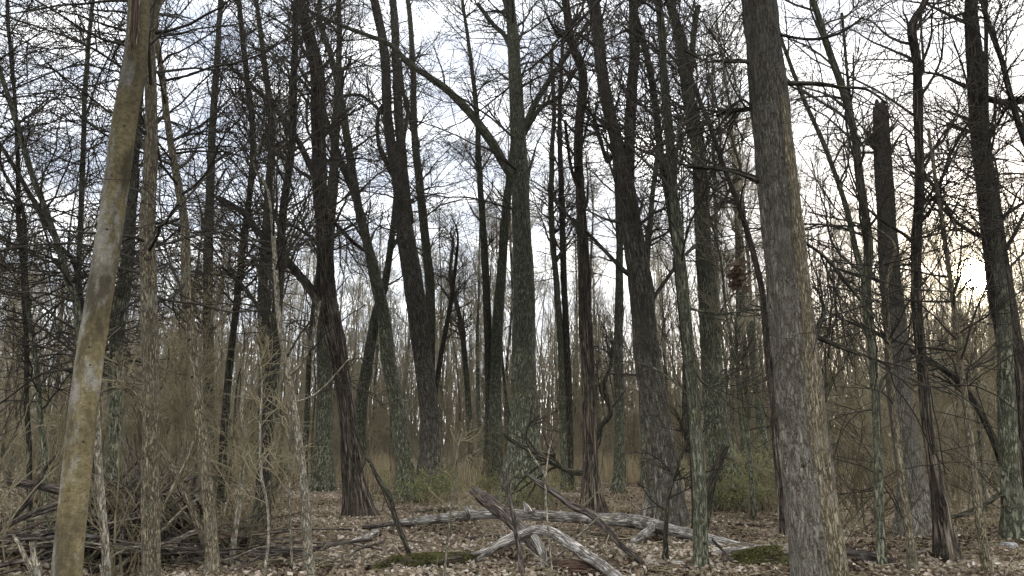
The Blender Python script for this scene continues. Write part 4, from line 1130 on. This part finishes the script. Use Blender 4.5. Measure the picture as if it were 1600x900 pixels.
tall = [proto_tree(300 + i, [17, 19, 15, 21, 16, 18, 14, 20][i], [0.15, 0.19, 0.12, 0.21, 0.13, 0.16, 0.10, 0.18][i], [0.42, 0.5, 0.35, 0.5, 0.4, 0.45, 0.3, 0.5][i],
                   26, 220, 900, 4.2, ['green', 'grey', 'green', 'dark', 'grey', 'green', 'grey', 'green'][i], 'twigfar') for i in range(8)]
slim = [proto_tree(340 + i, [7, 8.5, 6, 9.5, 5, 7.5][i], [0.04, 0.05, 0.03, 0.055, 0.028, 0.045][i], 0.2, 22, 120, 380, [1.9, 2.2, 1.7, 2.4, 1.5, 2.0][i],
                   ['flaky', 'green', 'pale', 'flaky', 'pale', 'green'][i], ['twigtan', 'twigfar', 'twigtan', 'twigfar', 'twigtan', 'twigolive'][i], up=0.45, a1=(0.4, 0.9)) for i in range(6)]


def bush_mesh(seed, H, spread, ns, nc, nd, twig):
    rg = np.random.default_rng(seed)
    st = np.column_stack([rg.normal(0, 0.18, ns), rg.normal(0, 0.18, ns), np.full(ns, -0.03)])
    d = unit(np.column_stack([rg.normal(0, spread, ns), rg.normal(0, spread, ns), np.ones(ns)]))
    S = 8
    pts = [st]; pos = st
    ln = rg.uniform(0.5, 1.0, ns) * H
    for s in range(S - 1):
        pos = pos + d * (ln / (S - 1))[:, None]
        pts.append(pos)
        d = unit(d + rg.normal(0, 0.13, (ns, 3)) + np.array([0, 0, -0.06]) + np.column_stack([d[:, 0], d[:, 1], d[:, 2] * 0]) * 0.12)
    P = np.stack(pts, 1)
    R = np.outer(rg.uniform(0.008, 0.026, ns), np.linspace(1, 0.3, S))
    b2 = grow(rg, P, R, nc, (0.2, 1), (H * 0.15, H * 0.38), 6, (0.3, 0.9), 0.16, 0.12, 0.6, 0.012, 0.0055)
    b3 = grow(rg, b2[0], b2[1], nd, (0.1, 1), (0.2, 0.2 + H * 0.14), 5, (0.3, 0.9), 0.08, 0.13, 0.7, 0.0075, 0.0045)
    V, Q = join([tubes(P, R, 4), tubes(b2[0], b2[1], 3), tubes(b3[0], b3[1], 3)])
    me = mk_mesh('bare_shrub', V, Q)
    me.materials.append(M[twig])
    return me


bush = [bush_mesh(400 + i, [3.0, 3.8, 2.2, 4.6, 2.6, 3.4][i], [0.26, 0.2, 0.36, 0.16, 0.32, 0.22][i], 11, 52, 80, ['twigtan', 'twigfar', 'twigolive', 'twigtan', 'twigolive', 'twigfar'][i]) for i in range(6)]


def place(rg, n, xr, yr, taken, gap, ypow=1.0):
    out = []
    tries = 0
    while len(out) < n and tries < n * 60:
        tries += 1
        px = rg.uniform(*xr)
        y = yr[0] + (yr[1] - yr[0]) * rg.random() ** ypow
        x = (px - 800) / F * y
        if y < 27 and 470 < px < 1150 and yr[0] < 27: continue
        if all((x - a) ** 2 + (y - b) ** 2 > gap ** 2 for a, b in taken):
            taken.append((x, y)); out.append((x, y))
    return out


rg = np.random.default_rng(500)
taken = [(o_.location.x, o_.location.y) for o_ in coll.objects if o_.type == 'EMPTY']
for i, (x, y) in enumerate(place(rg, 135, (-40, 1640), (27, 78), taken, 1.3, 0.8)):
    tr, cm = tall[int(rg.integers(0, 8))]
    e = thing('bare_tree', 'slender bare tree, one of the many filling the wood behind the traced clearing'.replace('traced ', ''), 'tree', (x, y, float(ground_z(x, y))), 'slender trees of the wood behind')
    e.rotation_euler = (0, 0, rg.uniform(0, 6.28))
    s = rg.uniform(0.8, 1.15)
    e.scale = (s * rg.uniform(0.75, 1.1), s * rg.uniform(0.75, 1.1), s)
    for nm, me in (('trunk', tr), ('crown', cm)):
        c_ = bpy.data.objects.new(nm, me); coll.objects.link(c_); c_.parent = e
for i, (x, y) in enumerate(place(rg, 285, (-30, 1630), (15, 50), taken, 0.5, 0.85)):
    tr, cm = slim[int(rg.integers(0, 6))]
    e = thing('sapling', 'thin bare sapling in the undergrowth behind the main trunks', 'sapling', (x, y, float(ground_z(x, y))), 'thin saplings of the undergrowth')
    e.rotation_euler = (rg.normal(0, 0.06), rg.normal(0, 0.06), rg.uniform(0, 6.28))
    s = rg.uniform(0.7, 1.1)
    e.scale = (s, s, s)
    for nm, me in (('trunk', tr), ('crown', cm)):
        c_ = bpy.data.objects.new(nm, me); coll.objects.link(c_); c_.parent = e


def bushes(n, xr, yr, label, group, pick, smin=0.7, smax=1.2, gap=0.6):
    for x, y in place(rg, n, xr, yr, taken, gap, 0.9):
        o = bpy.data.objects.new('bare_shrub', bush[int(rg.choice(pick))])
        coll.objects.link(o)
        o.location = (x, y, float(ground_z(x, y)))
        o.rotation_euler = (0, 0, rg.uniform(0, 6.28))
        s = rg.uniform(smin, smax)
        o.scale = (s * 1.1, s * 1.1, s)
        tag(o, label, 'shrub', group)


bushes(36, (-60, 470), (14, 30), 'tangled olive bare shrub in the thicket behind the brush pile', 'shrubs behind the brush pile', [2, 4, 4, 0, 3])
bushes(4, (-20, 430), (9.4, 12.2), 'sparse low shrub among the brush pile sticks in front of the thicket', 'low shrubs among the brush pile sticks', [2, 4, 0], 0.45, 0.8, 0.35)
bushes(54, (1120, 1660), (14.5, 34), 'tangled tan bare shrub in the thicket behind the biggest trunk', 'shrubs behind the biggest trunk', [0, 3, 1, 2])
bushes(70, (430, 1160), (27, 50), 'bare shrub standing in the dry grass behind the clearing', 'shrubs in the dry grass', [1, 5, 0])

# far wood: one mass beyond the trees that can be told apart
rg = np.random.default_rng(600)
n = 6800
fy = 41 + 59 * rg.random(n) ** 0.8
fx = rg.uniform(-1, 1, n) * (fy * 0.76 + 4)
H_ = rg.uniform(5, 15, n) * np.where(rg.random(n) < 0.3, 1.25, 1)
pts = [np.column_stack([fx, fy, ground_z(fx, fy)])]
ld = np.column_stack([rg.normal(0, 0.09, n), rg.normal(0, 0.09, n), np.ones(n)])
for s in range(5):
    pts.append(pts[-1] + ld * (H_ / 5)[:, None]); ld = ld + np.column_stack([rg.normal(0, 0.10, n), rg.normal(0, 0.10, n), np.zeros(n)])
FP = np.stack(pts, 1)
FR = np.outer(rg.uniform(0.018, 0.07, n), np.linspace(1, 0.25, 6))
b = grow(rg, FP, FR, 10500, (0.12, 1), (1.2, 3.6), 4, (0.3, 0.9), 0.3, 0.14, 0.5, 0.03, 0.012)
c = grow(rg, b[0], b[1], 13000, (0.15, 1), (0.5, 1.6), 3, (0.3, 1.0), 0.15, 0.18, 0.6, 0.016, 0.009)
V, Q = join([tubes(FP, FR, 3), tubes(b[0], b[1], 3), tubes(c[0], c[1], 3)])
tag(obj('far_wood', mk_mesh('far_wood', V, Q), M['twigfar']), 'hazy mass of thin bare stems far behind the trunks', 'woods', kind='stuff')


# ------------------------------------------------------------------ grasses and weeds
def blades(rg, x, y, h, wd, lean=0.25):
    n = len(x)
    z = ground_z(x, y)
    a = rg.uniform(0, 2 * math.pi, n)
    b_ = np.column_stack([np.cos(a), np.sin(a), a * 0]) * wd[:, None]
    p0 = np.column_stack([x, y, z - 0.02])
    dx = np.column_stack([rg.normal(0, lean, n), rg.normal(0, lean, n), np.zeros(n)]) * h[:, None]
    p1 = p0 + dx * 0.35 + np.column_stack([a * 0, a * 0, h * 0.6])
    p2 = p0 + dx + np.column_stack([a * 0, a * 0, h])
    V = np.stack([p0 - b_, p0 + b_, p1 + b_ * 0.8, p1 - b_ * 0.8, p2], 1).reshape(-1, 3)
    i = np.arange(n)[:, None] * 5
    return V, i + np.array([[0, 1, 2, 3]]), i + np.array([[3, 2, 4]])


rg = np.random.default_rng(700)
n = 34000
gy_ = rg.uniform(27, 62, n)
px = rg.normal(800, 260, n)
gx_ = (px - 800) / F * gy_
keep = vnoise(np.stack([gx_ * 0.3, gy_ * 0.3, gx_ * 0 + 8], -1)) > 0.33
gx_, gy_ = gx_[keep], gy_[keep]
n = len(gx_)
V, Q, T = blades(rg, gx_, gy_, rg.uniform(0.5, 1.35, n), rg.uniform(0.006, 0.014, n), 0.22)
tag(obj('dry_grass', mk_mesh('dry_grass', V, Q, T, color=np.repeat(rg.beta(2, 1.6, n), 5)), M['straw']), 'pale straw coloured dry grass behind the trunks', 'grass', kind='stuff')
n = 15000
wy = 13 + 20 * rg.random(n)
wx = rg.uniform(-1, 1, n) * (wy * 0.73 + 1)
keep = (vnoise(np.stack([wx * 0.55, wy * 0.55, wx * 0 + 4], -1)) > 0.5) & ((wy > 16.5) | (np.abs(wx) > 5))
wx, wy = wx[keep], wy[keep]
n = len(wx)
V, Q, T = blades(rg, wx, wy, rg.uniform(0.15, 0.6, n), rg.uniform(0.003, 0.007, n), 0.5)
tag(obj('dead_weeds', mk_mesh('dead_weeds', V, Q, T, color=np.repeat(rg.beta(1.5, 2.5, n) * 0.8, 5)), M['straw']), 'low brown dead weeds between the trunks', 'weeds', kind='stuff')


# ------------------------------------------------------------------ shrubs coming into leaf
def leafy(px, py, wm, hm, label, seed, nleaf, dist=None):
    rg = np.random.default_rng(seed)
    y = dist or ground_dist(px, py)
    p, m = at(px, py, y)
    base = np.array([p[0], p[1], float(ground_z(p[0], p[1]))])
    e = thing('leafing_shrub', label, 'shrub', base)
    ns = 26
    st = np.column_stack([rg.normal(0, wm * 0.22, ns), rg.normal(0, wm * 0.15, ns), np.full(ns, -0.03)])
    d = unit(np.column_stack([rg.normal(0, 0.5, ns), rg.normal(0, 0.4, ns), np.ones(ns)]))
    P = [st]
    for s in range(6):
        P.append(P[-1] + d * (hm / 6) * rg.uniform(0.6, 1.1, ns)[:, None]); d = unit(d + rg.normal(0, 0.2, (ns, 3)) + d * np.array([0.1, 0.1, -0.05]))
    P = np.stack(P, 1); R = np.outer(np.full(ns, 0.008), np.linspace(1, 0.4, 7))
    b = grow(rg, P, R, 180, (0.15, 1), (0.2, 0.6), 5, (0.4, 1.1), 0.1, 0.2, 0.6, 0.005, 0.003)
    c = grow(rg, b[0], b[1], 300, (0.1, 1), (0.1, 0.3), 4, (0.4, 1.1), 0.1, 0.2, 0.6, 0.004, 0.003)
    V, Q = join([tubes(P, R, 4), tubes(b[0], b[1], 3), tubes(c[0], c[1], 3)])
    obj('stems', mk_mesh('stems', V, Q), M['twigtan'], e)
    B = np.concatenate([b[0].reshape(-1, 3), c[0].reshape(-1, 3)])
    q = B[rg.integers(0, len(B), nleaf)] + rg.normal(0, 0.03, (nleaf, 3))
    V, T = leaf_cards(q, unit(rg.normal(size=(nleaf, 3)) + np.array([0, 0, 0.6])), rg.uniform(0.035, 0.075, nleaf), rg, 0.2, 0.5)
    lv = obj('leaves', mk_mesh('leaves', V, np.zeros((0, 4)), T, color=np.repeat(rg.random(nleaf), 4), smooth=False), M['newleaf'], e)
    lv['kind'] = 'stuff'


leafy(672, 790, 1.5, 1.2, 'low shrub with fresh green leaves at the foot of the twin stemmed trunk', 1, 1700)
leafy(772, 782, 1.1, 0.9, 'small fresh green shrub before the paired trunks', 2, 900)
leafy(842, 796, 1.1, 1.0, 'fresh green shrub at the foot of the tall pale trunk', 3, 900)
leafy(1168, 802, 2.0, 1.7, 'wide shrub in green bud between broad grey trunk and biggest trunk', 4, 1500)
leafy(1218, 806, 1.4, 1.9, 'tall shrub in green bud right behind the biggest trunk', 5, 900)
leafy(1120, 800, 1.2, 1.0, 'low shrub in green bud behind the greenish slim trunk', 6, 600)

# hanging clump of dead leaves
p, m = at(1152, 432, 7.6)
rg = np.random.default_rng(9)
q = p + rg.normal(size=(90, 3)) * np.array([0.045, 0.04, 0.075])
V, T = leaf_cards(q - p, unit(rg.normal(size=(90, 3))), rg.uniform(0.05, 0.1, 90), rg, 0.4, 0.6)
e = thing('leaf_clump', 'small brown clump of withered leaves caught in twigs beside the biggest trunk', 'leaf clump', p)
obj('leaves', mk_mesh('leaves', V, np.zeros((0, 4)), T, color=np.repeat(rg.random(90), 4), smooth=False), M['clump'], e)['kind'] = 'stuff'
me, _, _ = stem_mesh('twig', [(0.05, 0, 0.12), (0.01, 0, 0.02), (-0.02, 0, -0.12)], [0.006, 0.005, 0.003], k=6, n=8, seed=3)
obj('twig', me, M['twig'], e)


# ------------------------------------------------------------------ damp air between the far trees
hb = np.array([[x, y, z] for z in (-1.2, 27.0) for y in (-14, 108) for x in (-95, 95)], float)
hz = obj('haze', mk_mesh('haze', hb, [[0, 1, 3, 2], [4, 6, 7, 5], [0, 4, 5, 1], [2, 3, 7, 6], [0, 2, 6, 4], [1, 5, 7, 3]], smooth=False), None)
hm, ht = new_mat('damp_air')
hv = ht.n('ShaderNodeVolumePrincipled', {'Color': col(0.9, 0.9, 0.88), 'Density': 0.0028, 'Anisotropy': 0.3})
ht.n('ShaderNodeOutputMaterial', {'Volume': hv.outputs[0]})
hz.data.materials.append(hm)
tag(hz, 'thin pale damp air hanging through the wood', 'haze', kind='stuff')
